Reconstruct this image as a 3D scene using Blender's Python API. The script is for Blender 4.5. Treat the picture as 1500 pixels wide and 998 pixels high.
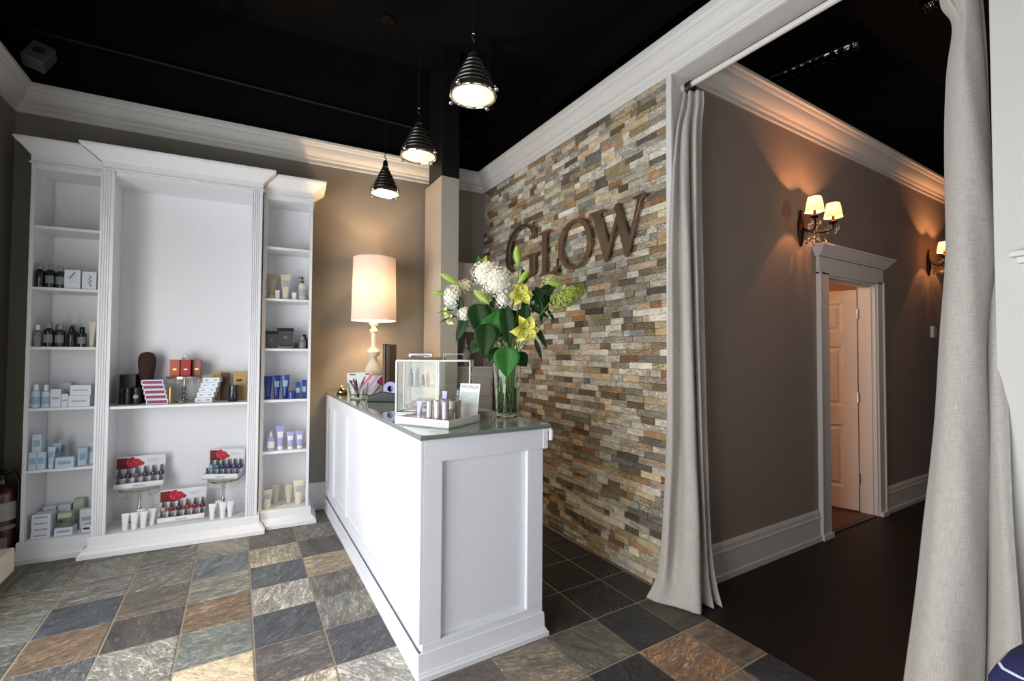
import bpy, math, random
from math import sin, cos, pi, radians, atan2, sqrt
from mathutils import Vector, Matrix
random.seed(7)
for o in list(bpy.data.objects): bpy.data.objects.remove(o)
scn = bpy.context.scene
COL = scn.collection

# ------------------------------------------------------------------ camera
FPX = 670.41
YAW, PITCH, ROLL, CAM_H = 0.538629, 0.0255408, 0.0056797, 1.46
cam_d = bpy.data.cameras.new('camera')
cam_d.sensor_fit = 'HORIZONTAL'; cam_d.sensor_width = 36.0
cam_d.lens = FPX / 1500 * 36.0
cam_d.clip_start = 0.05; cam_d.clip_end = 60
cam = bpy.data.objects.new('camera', cam_d); COL.objects.link(cam)
_f = Vector((sin(YAW)*cos(PITCH), cos(YAW)*cos(PITCH), sin(PITCH)))
_r = Vector((cos(YAW), -sin(YAW), 0)); _u = _r.cross(_f)
_r2 = _r*cos(ROLL) + _u*sin(ROLL); _u2 = -_r*sin(ROLL) + _u*cos(ROLL)
_m = Matrix((_r2, _u2, -_f)).transposed().to_4x4(); _m.translation = Vector((0, 0, CAM_H))
cam.matrix_world = _m
scn.camera = cam

# ------------------------------------------------------------------ world, exposure, daylight
scn.view_settings.view_transform = 'Standard'
scn.view_settings.look = 'None'
scn.view_settings.gamma = 1.0
scn.view_settings.use_curve_mapping = False
scn.view_settings.exposure = 0.0
w = bpy.data.worlds.new('world'); scn.world = w; w.use_nodes = True
w.node_tree.nodes['Background'].inputs[0].default_value = (0.75, 0.86, 1.0, 1)
w.node_tree.nodes['Background'].inputs[1].default_value = 0.35

def area(name, loc, rot, sx, sy, power, color):
    l = bpy.data.lights.new(name, 'AREA'); l.shape = 'RECTANGLE'; l.size = sx; l.size_y = sy
    l.energy = power; l.color = color
    o = bpy.data.objects.new(name, l); COL.objects.link(o); o.location = loc; o.rotation_euler = rot
    return o
# daylight entering by the shop windows: left-hand wall and the street front behind the camera
area('window_daylight_left', (-1.60, 1.35, 1.22), (0, radians(-90), 0), 1.9, 3.6, 162, (0.97, 0.98, 1.0))
area('window_daylight_front', (0.35, -2.62, 1.35), (radians(90), 0, 0), 3.0, 2.1, 18, (0.97, 0.98, 1.0))

# ------------------------------------------------------------------ helpers
def lin(c):
    if isinstance(c, str):
        c = tuple(int(c[i:i+2], 16)/255 for i in (0, 2, 4))
    return tuple(x/12.92 if x <= 0.04045 else ((x+0.055)/1.055)**2.4 for x in c)
MATS = {}
def mat(name, col, rough=0.5, metal=0.0, var=0.05, nscale=14, bump=0.0, bscale=160, trans=0.0, ior=1.45,
        emit=None, estr=0.0, coat=0.0, sheen=0.0, stretch=None, spec=None):
    if name in MATS: return MATS[name]
    m = bpy.data.materials.new(name); m.use_nodes = True
    nt = m.node_tree; N = nt.nodes; L = nt.links; b = N['Principled BSDF']
    c = lin(col)
    tc = N.new('ShaderNodeTexCoord'); mp = N.new('ShaderNodeMapping'); L.new(tc.outputs['Object'], mp.inputs[0])
    if stretch: mp.inputs['Scale'].default_value = stretch
    no = N.new('ShaderNodeTexNoise'); no.inputs['Scale'].default_value = nscale; no.inputs['Detail'].default_value = 4
    L.new(mp.outputs[0], no.inputs[0])
    rp = N.new('ShaderNodeMapRange'); rp.inputs[3].default_value = 1-var; rp.inputs[4].default_value = 1+var
    L.new(no.outputs[0], rp.inputs[0])
    mx = N.new('ShaderNodeVectorMath'); mx.operation = 'SCALE'; mx.inputs[0].default_value = c
    L.new(rp.outputs[0], mx.inputs['Scale']); L.new(mx.outputs[0], b.inputs['Base Color'])
    b.inputs['Roughness'].default_value = rough; b.inputs['Metallic'].default_value = metal
    if trans: b.inputs['Transmission Weight'].default_value = trans
    b.inputs['IOR'].default_value = ior
    if coat: b.inputs['Coat Weight'].default_value = coat; b.inputs['Coat Roughness'].default_value = 0.08
    if sheen: b.inputs['Sheen Weight'].default_value = sheen
    if spec is not None: b.inputs['Specular IOR Level'].default_value = spec
    if emit is not None:
        b.inputs['Emission Color'].default_value = (*lin(emit), 1); b.inputs['Emission Strength'].default_value = estr
    if bump:
        n2 = N.new('ShaderNodeTexNoise'); n2.inputs['Scale'].default_value = bscale; n2.inputs['Detail'].default_value = 3
        L.new(mp.outputs[0], n2.inputs[0])
        bp = N.new('ShaderNodeBump'); bp.inputs['Strength'].default_value = bump; bp.inputs['Distance'].default_value = 0.001
        L.new(n2.outputs[0], bp.inputs['Height']); L.new(bp.outputs[0], b.inputs['Normal'])
    MATS[name] = m
    return m

class MB:
    def __init__(s): s.v = []; s.f = []; s.mi = []; s.cur = 0
    def add(s, vs, fs):
        o = len(s.v); s.v += [tuple(p) for p in vs]
        for f in fs: s.f.append(tuple(i+o for i in f)); s.mi.append(s.cur)
        return s
    def box(s, x0, x1, y0, y1, z0, z1, M=None):
        p = [Vector(q) for q in ((x0,y0,z0),(x1,y0,z0),(x1,y1,z0),(x0,y1,z0),(x0,y0,z1),(x1,y0,z1),(x1,y1,z1),(x0,y1,z1))]
        if M: p = [M @ q for q in p]
        return s.add(p, [(0,3,2,1),(4,5,6,7),(0,1,5,4),(1,2,6,5),(2,3,7,6),(3,0,4,7)])
    def prism(s, poly, z0, z1, M=None):
        n = len(poly)
        p = [Vector((x,y,z0)) for x,y in poly] + [Vector((x,y,z1)) for x,y in poly]
        if M: p = [M @ q for q in p]
        return s.add(p, [tuple(range(n))[::-1], tuple(range(n,2*n))] + [(i,(i+1)%n,(i+1)%n+n,i+n) for i in range(n)])
    def lathe(s, prof, n=24, c=(0,0,0), M=None, sx=1, sy=1):
        vs = []; fs = []; m = len(prof)
        for r, z in prof:
            for k in range(n):
                a = 2*pi*k/n; q = Vector((c[0]+r*cos(a)*sx, c[1]+r*sin(a)*sy, c[2]+z)); vs.append(M @ q if M else q)
        for j in range(m-1):
            for k in range(n):
                k2 = (k+1) % n; fs.append((j*n+k, j*n+k2, (j+1)*n+k2, (j+1)*n+k))
        if prof[0][0] > 1e-5: fs.append(tuple(range(n))[::-1])
        if prof[-1][0] > 1e-5: fs.append(tuple(range((m-1)*n, m*n)))
        return s.add(vs, fs)
    def loft(s, rings, closed=True, caps=True):
        n = len(rings[0]); vs = [p for r in rings for p in r]; fs = []
        for j in range(len(rings)-1):
            for k in range(n if closed else n-1):
                k2 = (k+1) % n; fs.append((j*n+k, j*n+k2, (j+1)*n+k2, (j+1)*n+k))
        if closed and caps: fs.append(tuple(range(n))[::-1]); fs.append(tuple(range((len(rings)-1)*n, len(rings)*n)))
        return s.add(vs, fs)
    def tube(s, pts, r, n=8, M=None):
        pts = [Vector(p) for p in pts]; rings = []
        prev = None
        for i, p in enumerate(pts):
            d = (pts[min(i+1, len(pts)-1)] - pts[max(i-1, 0)]).normalized()
            a = prev if prev is not None else (Vector((0,0,1)) if abs(d.z) < 0.9 else Vector((1,0,0)))
            x = (a - d*a.dot(d)).normalized(); prev = x; y = d.cross(x)
            rr = r[i] if isinstance(r, (list, tuple)) else r
            ring = [p + x*rr*cos(2*pi*k/n) + y*rr*sin(2*pi*k/n) for k in range(n)]
            rings.append([M @ q for q in ring] if M else ring)
        return s.loft(rings)
    def ball(s, c, r, n=12, sz=1.0, M=None):
        m = max(6, n//2)
        prof = [(r*sin(pi*i/m), -r*cos(pi*i/m)*sz) for i in range(m+1)]
        prof[0] = (0, prof[0][1]); prof[-1] = (0, prof[-1][1])
        return s.lathe(prof, n, c, M)
    def build(s, name, mats, parent=None, smooth=True, bevel=0.0, ang=35, kind=None):
        me = bpy.data.meshes.new(name); me.from_pydata(s.v, [], s.f)
        if not isinstance(mats, (list, tuple)): mats = [mats]
        for m in mats: me.materials.append(m)
        if len(mats) > 1: me.polygons.foreach_set('material_index', s.mi)
        if smooth:
            me.polygons.foreach_set('use_smooth', [True]*len(me.polygons)); me.set_sharp_from_angle(angle=radians(ang))
        me.update(); me.validate()
        o = bpy.data.objects.new(name, me); COL.objects.link(o)
        if parent: o.parent = parent
        if bevel:
            b = o.modifiers.new('bevel', 'BEVEL'); b.width = bevel; b.segments = 2; b.limit_method = 'ANGLE'; b.angle_limit = radians(40)
        if kind: o['kind'] = kind
        return o

def tag(o, label, cat, group=None):
    o['label'] = label; o['category'] = cat
    if group: o['group'] = group
    return o
def thing(name, label, cat, loc=(0,0,0), rz=0.0, group=None):
    o = bpy.data.objects.new(name, None); COL.objects.link(o); o.empty_display_size = 0.05
    o.location = loc; o.rotation_euler = (0, 0, rz)
    return tag(o, label, cat, group)
def copy_tree(o, parent=None):
    c = o.copy(); COL.objects.link(c); c.parent = parent
    for ch in list(o.children): copy_tree(ch, c)
    return c
def lerp(a, b, t): return a + (b-a)*t

# frame of the back wall (it runs at a slight angle): s along it, off in front of it
TH = 0.096
WO = Vector((0.65, 4.57, 0)); WU = Vector((cos(TH), -sin(TH), 0)); WN = Vector((sin(TH), cos(TH), 0))
def wl(s, off, z): return WO + WU*s - WN*off + Vector((0, 0, z))
ZR = 3.17   # bottom of the crown on the stone wall

# ------------------------------------------------------------------ materials
paint = mat('white_paint', 'e9eaec', 0.42, var=0.02, bump=0.08, bscale=60)
paint_ctr = mat('counter_paint', 'e8eaf0', 0.38, var=0.02, bump=0.1, bscale=90)
trimw = mat('trim_paint', 'dcdad6', 0.45, var=0.02, bump=0.06)
wallp = mat('wall_paint', '8b867c', 0.75, var=0.04, nscale=6, bump=0.1, bscale=220)
hallp = mat('hall_paint', '968c84', 0.75, var=0.04, nscale=6, bump=0.1, bscale=220)
rightp = mat('pale_wall_paint', 'd0cfcb', 0.7, var=0.02, bump=0.08)
black = mat('black_paint', '0a0a0a', 0.9, var=0.3, nscale=3, spec=0.2)
blackm = mat('black_metal', '141414', 0.45, var=0.2)
chrome = mat('chrome', 'd8d8d8', 0.12, 1.0, var=0.02)
silver = mat('aged_silver', 'b9b4aa', 0.25, 1.0, var=0.2, nscale=60)
bronze = mat('dark_bronze', '3a3330', 0.32, 1.0, var=0.25, nscale=30)
def glassm(name, col='f4fbf8', rough=0.0, ior=1.45):
    m = mat(name, col, rough, 0, var=0.0, trans=1.0, ior=ior); return m
glass = glassm('clear_glass', ior=1.35)
gglass = glassm('greenish_glass', 'dcefe6')
crystal = glassm('crystal_glass', 'fff4e4', 0.02, 1.6)

def slate_like(name, bump=0.6, rough=(0.35, 0.65), scale=9.0, contrast=0.35, stretch=(1, 1, 1), dist=0.006):
    m = bpy.data.materials.new(name); m.use_nodes = True; nt = m.node_tree; N = nt.nodes; L = nt.links; b = N['Principled BSDF']
    at = N.new('ShaderNodeAttribute'); at.attribute_name = 'col'
    sd = N.new('ShaderNodeAttribute'); sd.attribute_name = 'seed'
    tc = N.new('ShaderNodeTexCoord')
    sc = N.new('ShaderNodeVectorMath'); sc.operation = 'SCALE'; sc.inputs[0].default_value = (13.1, 7.7, 5.3); L.new(sd.outputs['Fac'], sc.inputs['Scale'])
    ad = N.new('ShaderNodeVectorMath'); ad.operation = 'ADD'; L.new(tc.outputs['Object'], ad.inputs[0]); L.new(sc.outputs[0], ad.inputs[1])
    rt = N.new('ShaderNodeVectorRotate'); rt.rotation_type = 'Z_AXIS'
    ml = N.new('ShaderNodeMath'); ml.operation = 'MULTIPLY'; ml.inputs[1].default_value = 6.28; L.new(sd.outputs['Fac'], ml.inputs[0])
    L.new(ad.outputs[0], rt.inputs['Vector']); 
    if stretch == (1, 1, 1): pass
    L.new(ml.outputs[0], rt.inputs['Angle'])
    mp = N.new('ShaderNodeMapping'); mp.inputs['Scale'].default_value = stretch
    L.new((rt if name.startswith('slate') else ad).outputs[0], mp.inputs[0])
    n1 = N.new('ShaderNodeTexNoise'); n1.inputs['Scale'].default_value = scale; n1.inputs['Detail'].default_value = 8; n1.inputs['Roughness'].default_value = 0.65; n1.inputs['Distortion'].default_value = 0.8
    n2 = N.new('ShaderNodeTexNoise'); n2.inputs['Scale'].default_value = scale*4; n2.inputs['Detail'].default_value = 6; n2.inputs['Distortion'].default_value = 1.5
    L.new(mp.outputs[0], n1.inputs[0]); L.new(mp.outputs[0], n2.inputs[0])
    r1 = N.new('ShaderNodeMapRange'); r1.inputs[1].default_value = 0.3; r1.inputs[2].default_value = 0.7; r1.inputs[3].default_value = 1-contrast; r1.inputs[4].default_value = 1+contrast; L.new(n1.outputs[0], r1.inputs[0])
    r2 = N.new('ShaderNodeMapRange'); r2.inputs[1].default_value = 0.3; r2.inputs[2].default_value = 0.7; r2.inputs[3].default_value = 1-contrast*0.6; r2.inputs[4].default_value = 1+contrast*0.6; L.new(n2.outputs[0], r2.inputs[0])
    mm = N.new('ShaderNodeMath'); mm.operation = 'MULTIPLY'; L.new(r1.outputs[0], mm.inputs[0]); L.new(r2.outputs[0], mm.inputs[1])
    cs = N.new('ShaderNodeVectorMath'); cs.operation = 'SCALE'; L.new(at.outputs['Vector'], cs.inputs[0]); L.new(mm.outputs[0], cs.inputs['Scale'])
    # rusty veins
    vn = N.new('ShaderNodeTexNoise'); vn.inputs['Scale'].default_value = scale*0.5; vn.inputs['Detail'].default_value = 5; L.new(mp.outputs[0], vn.inputs[0])
    vr = N.new('ShaderNodeMapRange'); vr.inputs[1].default_value = 0.58; vr.inputs[2].default_value = 0.72; vr.inputs[4].default_value = 0.45; L.new(vn.outputs[0], vr.inputs[0])
    mc = N.new('ShaderNodeMix'); mc.data_type = 'RGBA'; L.new(vr.outputs[0], mc.inputs[0]); L.new(cs.outputs[0], mc.inputs[6])
    cs2 = N.new('ShaderNodeVectorMath'); cs2.operation = 'MULTIPLY'; cs2.inputs[1].default_value = (1.5, 1.1, 0.75); L.new(cs.outputs[0], cs2.inputs[0])
    L.new(cs2.outputs[0], mc.inputs[7]); L.new(mc.outputs[2], b.inputs['Base Color'])
    rr = N.new('ShaderNodeMapRange'); rr.inputs[3].default_value = rough[0]; rr.inputs[4].default_value = rough[1]; L.new(n2.outputs[0], rr.inputs[0]); L.new(rr.outputs[0], b.inputs['Roughness'])
    bp = N.new('ShaderNodeBump'); bp.inputs['Strength'].default_value = bump; bp.inputs['Distance'].default_value = dist
    hs = N.new('ShaderNodeMath'); hs.operation = 'ADD'; L.new(n1.outputs[0], hs.inputs[0])
    h2 = N.new('ShaderNodeMath'); h2.operation = 'MULTIPLY'; h2.inputs[1].default_value = 0.5; L.new(n2.outputs[0], h2.inputs[0]); L.new(h2.outputs[0], hs.inputs[1])
    # split-face ridges, strength varying per piece
    n4 = N.new('ShaderNodeTexNoise'); n4.inputs['Scale'].default_value = scale*1.3; n4.inputs['Detail'].default_value = 10; n4.inputs['Roughness'].default_value = .7; n4.inputs['Distortion'].default_value = 2.2; L.new(mp.outputs[0], n4.inputs[0])
    q1 = N.new('ShaderNodeMath'); q1.operation = 'SUBTRACT'; q1.inputs[1].default_value = .5; L.new(n4.outputs[0], q1.inputs[0])
    q2 = N.new('ShaderNodeMath'); q2.operation = 'ABSOLUTE'; L.new(q1.outputs[0], q2.inputs[0])
    q3 = N.new('ShaderNodeMapRange'); q3.inputs[1].default_value = 0; q3.inputs[2].default_value = .05; q3.inputs[3].default_value = 1; q3.inputs[4].default_value = 0; L.new(q2.outputs[0], q3.inputs[0])
    q4 = N.new('ShaderNodeMath'); q4.operation = 'MULTIPLY'; L.new(q3.outputs[0], q4.inputs[0]); L.new(sd.outputs['Fac'], q4.inputs[1])
    q5 = N.new('ShaderNodeMath'); q5.operation = 'MULTIPLY'; q5.inputs[1].default_value = -.45; L.new(q4.outputs[0], q5.inputs[0])
    q6 = N.new('ShaderNodeMath'); q6.operation = 'ADD'; L.new(hs.outputs[0], q6.inputs[0]); L.new(q5.outputs[0], q6.inputs[1])
    vein = N.new('ShaderNodeMix'); vein.data_type = 'RGBA'; vf = N.new('ShaderNodeMath'); vf.operation = 'MULTIPLY'; vf.inputs[1].default_value = .35; L.new(q4.outputs[0], vf.inputs[0]); L.new(vf.outputs[0], vein.inputs[0])
    L.new(mc.outputs[2], vein.inputs[6]); vein.inputs[7].default_value = (.36, .34, .30, 1); L.new(vein.outputs[2], b.inputs['Base Color'])
    L.new(q6.outputs[0], bp.inputs['Height']); L.new(bp.outputs[0], b.inputs['Normal'])
    return m
slate = slate_like('slate_tile', bump=1.0, rough=(0.3, 0.65), scale=6, contrast=0.5, stretch=(1, 2.8, 1), dist=0.02)
ledge = slate_like('ledge_stone', bump=1.0, rough=(0.5, 0.85), scale=15, contrast=0.36, stretch=(1, 1, 2.4), dist=0.012)

def set_attr(o, cols, seeds):
    me = o.data
    me.attributes.new('col', 'FLOAT_VECTOR', 'FACE'); me.attributes.new('seed', 'FLOAT', 'FACE')
    a = me.attributes['col']; b = me.attributes['seed']
    flat = []
    for c in cols: flat += list(c)
    a.data.foreach_set('vector', flat); b.data.foreach_set('value', seeds)

# ------------------------------------------------------------------ setting: floors
grout = mat('grout', '9a9184', 0.9, var=0.15, nscale=60, bump=0.3)
# individual tile colours (row number from the counter end, column number to the right)
TP = .3225; TX0 = .092; TY0 = 1.953
TC = {}
def row(col, j0, cs):
    for i, c in enumerate(cs): TC[(col, j0+i)] = c
#      rows j: 0 is Y 1.953..2.28 ; negative towards the street
row(0, -4, ['9c9684', 'a79f8c', '7e7a70', 'cdb98d', 'cbb88f', '6c625a', '4c525b', 'b3ad9b', '566069', 'b0a482', '5d5450', '5b5450'])
row(1, -4, ['9c9684', '867f70', 'a79f8c', 'c4bda8', 'b8b2a0', '55575c', '8a8778', '7b7160', 'b89b6c', '5a544e', '8d8470', '6e675a'])
row(-1, -4, ['8c9088', 'c0b9a5', 'a79f8c', 'c9c2ad', 'd0c8b4', 'c9ae78', '7d8479', '93713f', '8b8b78', '5d6d76', '77786c', '6c675c'])
row(-2, -4, ['a79f8c', '6a6a66', '8c9088', '6e7c8a', '48525e', 'ab9f8d', 'a09d8b', '57504a', '716855', '85847a', '77786c', '55575c'])
row(-3, -4, ['6a6a66', '8c9088', 'a79f8c', 'd6c7a6', 'd8cba8', '95958a', '62666a', '8b6c4a', '4c5868', '85847a', '77786c', '6c675c'])
row(-4, -4, ['6c5b48', '4e463c', '5d4d3a', '5a4a38', '6b5638', '6b5a3c', '77776b', '7d8279', '787c74', '8b8b78', '77786c', '6c675c'])
row(2, -3, ['77776b', '867f70', '5f5148', '3a3836', '2f2d2b', '2a2a2a', '2f2d2b', '3a3836'])  # from here on: dark slate, with the counter's shade in the colours too
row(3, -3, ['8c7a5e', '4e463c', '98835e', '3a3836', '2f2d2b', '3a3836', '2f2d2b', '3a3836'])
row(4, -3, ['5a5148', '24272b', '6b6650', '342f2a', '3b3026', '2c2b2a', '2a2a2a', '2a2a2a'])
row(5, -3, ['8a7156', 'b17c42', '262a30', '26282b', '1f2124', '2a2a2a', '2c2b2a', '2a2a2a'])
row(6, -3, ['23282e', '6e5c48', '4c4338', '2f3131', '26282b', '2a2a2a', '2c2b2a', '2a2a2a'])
pal = ['77776b', '8b8b78', '5d6d76', '93713f', 'a79f8c', '6c675c', '4c525b']
X_L, X_S = -1.46, 2.245       # left wall, threshold to the hall
Y_F = -2.55
g = MB(); cols = []; seeds = []
ij = []
for i in range(-5, 7):
    for j in range(-14, 9):
        x0 = TX0 + i*TP; x1 = min(x0+TP, X_S+0.004); y0 = TY0 + j*TP; y1 = y0+TP
        x0 = max(x0, X_L-.05)
        if x1-x0 < 0.03: continue
        e = 0.0045; x0 += e; x1 -= e; y0 += e; y1 -= e; bv = 0.003
        c = TC.get((i, j)) or random.choice(pal)
        cl = Vector(lin(c)); gm = (cl.x+cl.y+cl.z)/3; cl = tuple(lerp(Vector((gm,gm,gm)), cl, .6)*1.45); sd = random.random()
        g.add([(x0,y0,-.004),(x1,y0,-.004),(x1,y1,-.004),(x0,y1,-.004),(x0+bv,y0+bv,0),(x1-bv,y0+bv,0),(x1-bv,y1-bv,0),(x0+bv,y1-bv,0)],
              [(4,5,6,7),(0,1,5,4),(1,2,6,5),(2,3,7,6),(3,0,4,7)])
        cols += [cl]*5; seeds += [sd]*5
fl = g.build('floor', slate, kind='structure', smooth=False); set_attr(fl, cols, seeds)
MB().box(X_L-.1, X_S, Y_F-.1, 5.0, -.03, -.004).box(X_S, 2.4, 1.9, 5.0, -.03, -.0041).build('floor_grout', grout, kind='structure')
# hallway dark boards
def board_mat(name, c1, c2, rough, spec=0.5):
    m = bpy.data.materials.new(name); m.use_nodes = True; nt = m.node_tree; N = nt.nodes; L = nt.links; b = N['Principled BSDF']
    tc = N.new('ShaderNodeTexCoord')
    br = N.new('ShaderNodeTexBrick'); br.inputs['Color1'].default_value = (*lin(c1), 1); br.inputs['Color2'].default_value = (*lin(c2), 1)
    br.inputs['Mortar'].default_value = (0.002, 0.002, 0.002, 1); br.inputs['Scale'].default_value = 1; br.inputs['Brick Width'].default_value = 1.2
    br.inputs['Row Height'].default_value = 0.12; br.inputs['Mortar Size'].default_value = 0.0015
    L.new(tc.outputs['Object'], br.inputs[0])
    mp = N.new('ShaderNodeMapping'); mp.inputs['Scale'].default_value = (1, 14, 1); L.new(tc.outputs['Object'], mp.inputs[0])
    no = N.new('ShaderNodeTexNoise'); no.inputs['Scale'].default_value = 4; no.inputs['Detail'].default_value = 6; L.new(mp.outputs[0], no.inputs[0])
    rp = N.new('ShaderNodeMapRange'); rp.inputs[3].default_value = 0.6; rp.inputs[4].default_value = 1.4; L.new(no.outputs[0], rp.inputs[0])
    sc = N.new('ShaderNodeVectorMath'); sc.operation = 'SCALE'; L.new(br.outputs[0], sc.inputs[0]); L.new(rp.outputs[0], sc.inputs['Scale'])
    L.new(sc.outputs[0], b.inputs['Base Color']); b.inputs['Roughness'].default_value = rough; b.inputs['Specular IOR Level'].default_value = spec
    bp = N.new('ShaderNodeBump'); bp.inputs['Strength'].default_value = 0.25; bp.inputs['Distance'].default_value = 0.003; L.new(no.outputs[0], bp.inputs['Height']); L.new(bp.outputs[0], b.inputs['Normal'])
    return m
MB().box(X_S, 9.0, -0.4, 1.90, -.03, -.001).build('floor_hall', board_mat('dark_boards', '1a1614', '131010', 0.5, 0.3), kind='structure')
MB().box(2.5, 6.4, 1.90, 4.2, -.03, -.001).build('floor_side_room', board_mat('brown_boards', '5a3422', '4a2a1c', 0.4), kind='structure')
MB().box(4.10, 4.98, 1.875, 1.93, -.001, .008).build('trim_1', mat('threshold_wood', '2a211c', 0.4), kind='structure', bevel=.003)

# ------------------------------------------------------------------ setting: walls
CZ = 4.4
A = wl(-2.11, 0, 0); B = wl(1.625, 0, 0)       # back-left and back-right corners
MB().add([(A.x-.15, A.y+.02, 0), (A.x, A.y, 0), (B.x+.2, B.y-.02, 0), (B.x+.2, B.y+.15, 0), (A.x-.15, A.y+.2, 0),
          (A.x-.15, A.y+.02, 3.40), (A.x, A.y, 3.40), (B.x+.2, B.y-.02, 3.36), (B.x+.2, B.y+.15, 3.36), (A.x-.15, A.y+.2, 3.40)],
         [(0,1,6,5),(1,2,7,6),(2,3,8,7),(3,4,9,8),(4,0,5,9),(4,3,2,1,0),(5,6,7,8,9)]).build('wall_back', wallp, kind='structure', smooth=False)
# left wall with window opening
m = MB()
xl = A.x
m.box(xl-.12, xl, 3.20, A.y+.02, 0, 3.40)
m.box(xl-.12, xl, -.50, 3.20, 0, .22)
m.box(xl-.12, xl, -.50, 3.20, 2.25, 3.40)
m.box(xl-.12, xl, Y_F, -.50, 0, 3.40)
m.build('wall_left', wallp, kind='structure', smooth=False)
m = MB()
for y in (-.5, .70, 1.92, 3.15): m.box(xl-.1, xl-.02, y, y+.05, .22, 2.25)
m.box(xl-.1, xl-.02, -.5, 3.2, .22, .27); m.box(xl-.1, xl-.02, -.5, 3.2, 2.20, 2.25)
m.build('window_1', trimw, kind='structure', bevel=.004)
# street-front wall behind the viewer with a wide opening
m = MB()
m.box(xl-.12, -1.2, Y_F-.12, Y_F, 0, CZ); m.box(1.95, 2.4, Y_F-.12, Y_F, 0, CZ); m.box(-1.2, 1.95, Y_F-.12, Y_F, 2.45, CZ); m.box(-1.2, 1.95, Y_F-.12, Y_F, 0, .3)
m.build('wall_front', wallp, kind='structure', smooth=False)
m = MB()
for x in (-1.2, -.15, .85, 1.9): m.box(x, x+.05, Y_F-.08, Y_F-.02, .3, 2.45)
m.box(-1.2, 1.95, Y_F-.08, Y_F-.02, .3, .36); m.box(-1.2, 1.95, Y_F-.08, Y_F-.02, 2.40, 2.45)
m.build('window_2', trimw, kind='structure', bevel=.004)
# core of the stone-clad wall, end (jamb) and hall side
XS0, XS1 = 2.25, 2.272      # stone face near / at back corner
def door_wall(m, y0, y1, z1):
    m.box(2.30, 4.10, y0, y1, 0, z1); m.box(4.98, 9.0, y0, y1, 0, z1); m.box(4.10, 4.98, y0, y1, 2.10, z1)
m = MB(); door_wall(m, 1.88, 2.0, 3.36); m.build('wall_hall', hallp, kind='structure', smooth=False)
MB().add([(2.28,1.905,0),(2.42,1.905,0),(2.44,B.y+.1,0),(2.295,B.y+.1,0),(2.28,1.905,3.36),(2.42,1.905,3.36),(2.44,B.y+.1,3.36),(2.295,B.y+.1,3.36)],
         [(3,2,1,0),(4,5,6,7),(0,1,5,4),(1,2,6,5),(2,3,7,6),(3,0,4,7)]).build('wall_stone_core', wallp, kind='structure', smooth=False)
# side room behind the door: warm walls
roomp = mat('side_room_paint', 'd9b48a', 0.8)
m = MB(); m.box(2.5, 6.4, 4.2, 4.3, 0, 2.9); m.box(2.45, 2.55, 2.0, 4.3, 0, 2.9); m.box(6.35, 6.45, 2.0, 4.3, 0, 2.9); m.box(2.45, 6.45, 2.0, 4.3, 2.9, 2.96)
m.build('wall_side_room', roomp, kind='structure', smooth=False)
# far and opposite hall walls
m = MB(); m.box(9.0, 9.1, -.4, 2.0, 0, CZ); m.box(2.42, 9.0, -.5, -.4, 0, 3.36); m.build('wall_hall_far', hallp, kind='structure', smooth=False)
# right wall, nearer than the curtain
m = MB(); m.box(2.25, 2.40, Y_F, .500, 0, 3.164); m.build('wall_right', rightp, kind='structure', bevel=.003)
# header over the curtained opening
m = MB(); m.box(2.25, 2.40, Y_F, 1.905, 3.165, 3.36); m.build('wall_header', rightp, kind='structure', smooth=False)
# jamb and corner bead beside the stone
MB().box(2.262, 2.405, 1.872, 1.9045, 0, 3.165).build('trim_2', trimw, kind='structure', bevel=.002)
m = MB(); m.box(2.236, 2.262, 1.868, 1.909, 0, 3.165); m.build('trim_3', trimw, kind='structure', bevel=.004)

# ledge stone veneer: one surface of many split stones
spal = [('d2cfc6', 11), ('c2bdb0', 7), ('a9a598', 5), ('a39c8e', 4), ('bfa888', 6), ('a98c6a', 4), ('97704c', 1.6), ('84735f', 3.5), ('c6b897', 5),
        ('7c7870', 3), ('c4b3a2', 5), ('635a50', 1.6), ('8b9090', 1.6), ('a79b78', 2), ('86513c', .3), ('dad5ca', 9), ('76644e', 2)]
sw = [c[1] for c in spal]
g = MB(); cols = []; seeds = []
z = 0.004; rows = 73; rh = (ZR+.012-0.004)/rows
ya, yb = 1.91, B.y
for r in range(rows):
    y = ya; z0 = 0.004 + r*rh
    while y < yb-0.005:
        L = random.choice([.06, .085, .11, .13, .15, .17, .2, .24])
        y2 = min(y+L, yb)
        if yb-y2 < 0.04: y2 = yb
        t0 = (y-ya)/(yb-ya); t1 = (y2-ya)/(yb-ya)
        xf0 = lerp(XS0, XS1, t0); xf1 = lerp(XS0, XS1, t1)
        d = random.choice([0, .002, .004, .007, .010, .013]); tl = random.uniform(-.0025, .0025)
        gp = .0007; a, bb, c0, c1 = y+gp, y2-gp, z0+gp, z0+rh-gp; bv = .0016
        X = xf0+.008-d; X2 = xf1+.008-d
        g.add([(2.30,a,c0),(2.30,bb,c0),(2.30,bb,c1),(2.30,a,c1),
               (X+.002,a,c0),(X2+.002,bb,c0),(X2+.002,bb,c1),(X+.002,a,c1),
               (X+tl,a+bv,c0+bv),(X2-tl,bb-bv,c0+bv),(X2-tl,bb-bv,c1-bv),(X+tl,a+bv,c1-bv)],
              [(0,4,5,1),(1,5,6,2),(2,6,7,3),(3,7,4,0),(4,8,9,5),(5,9,10,6),(6,10,11,7),(7,11,8,4),(8,11,10,9)])
        c = random.choices(spal, sw)[0][0]; cl = Vector(lin(c))*random.uniform(1.15, 1.5); cl.y *= .965; cl.z *= .90; cols += [tuple(cl)]*9; seeds += [random.random()]*9
        y = y2
st = g.build('wall_stone', ledge, kind='structure', smooth=False); set_attr(st, cols, seeds)

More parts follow.
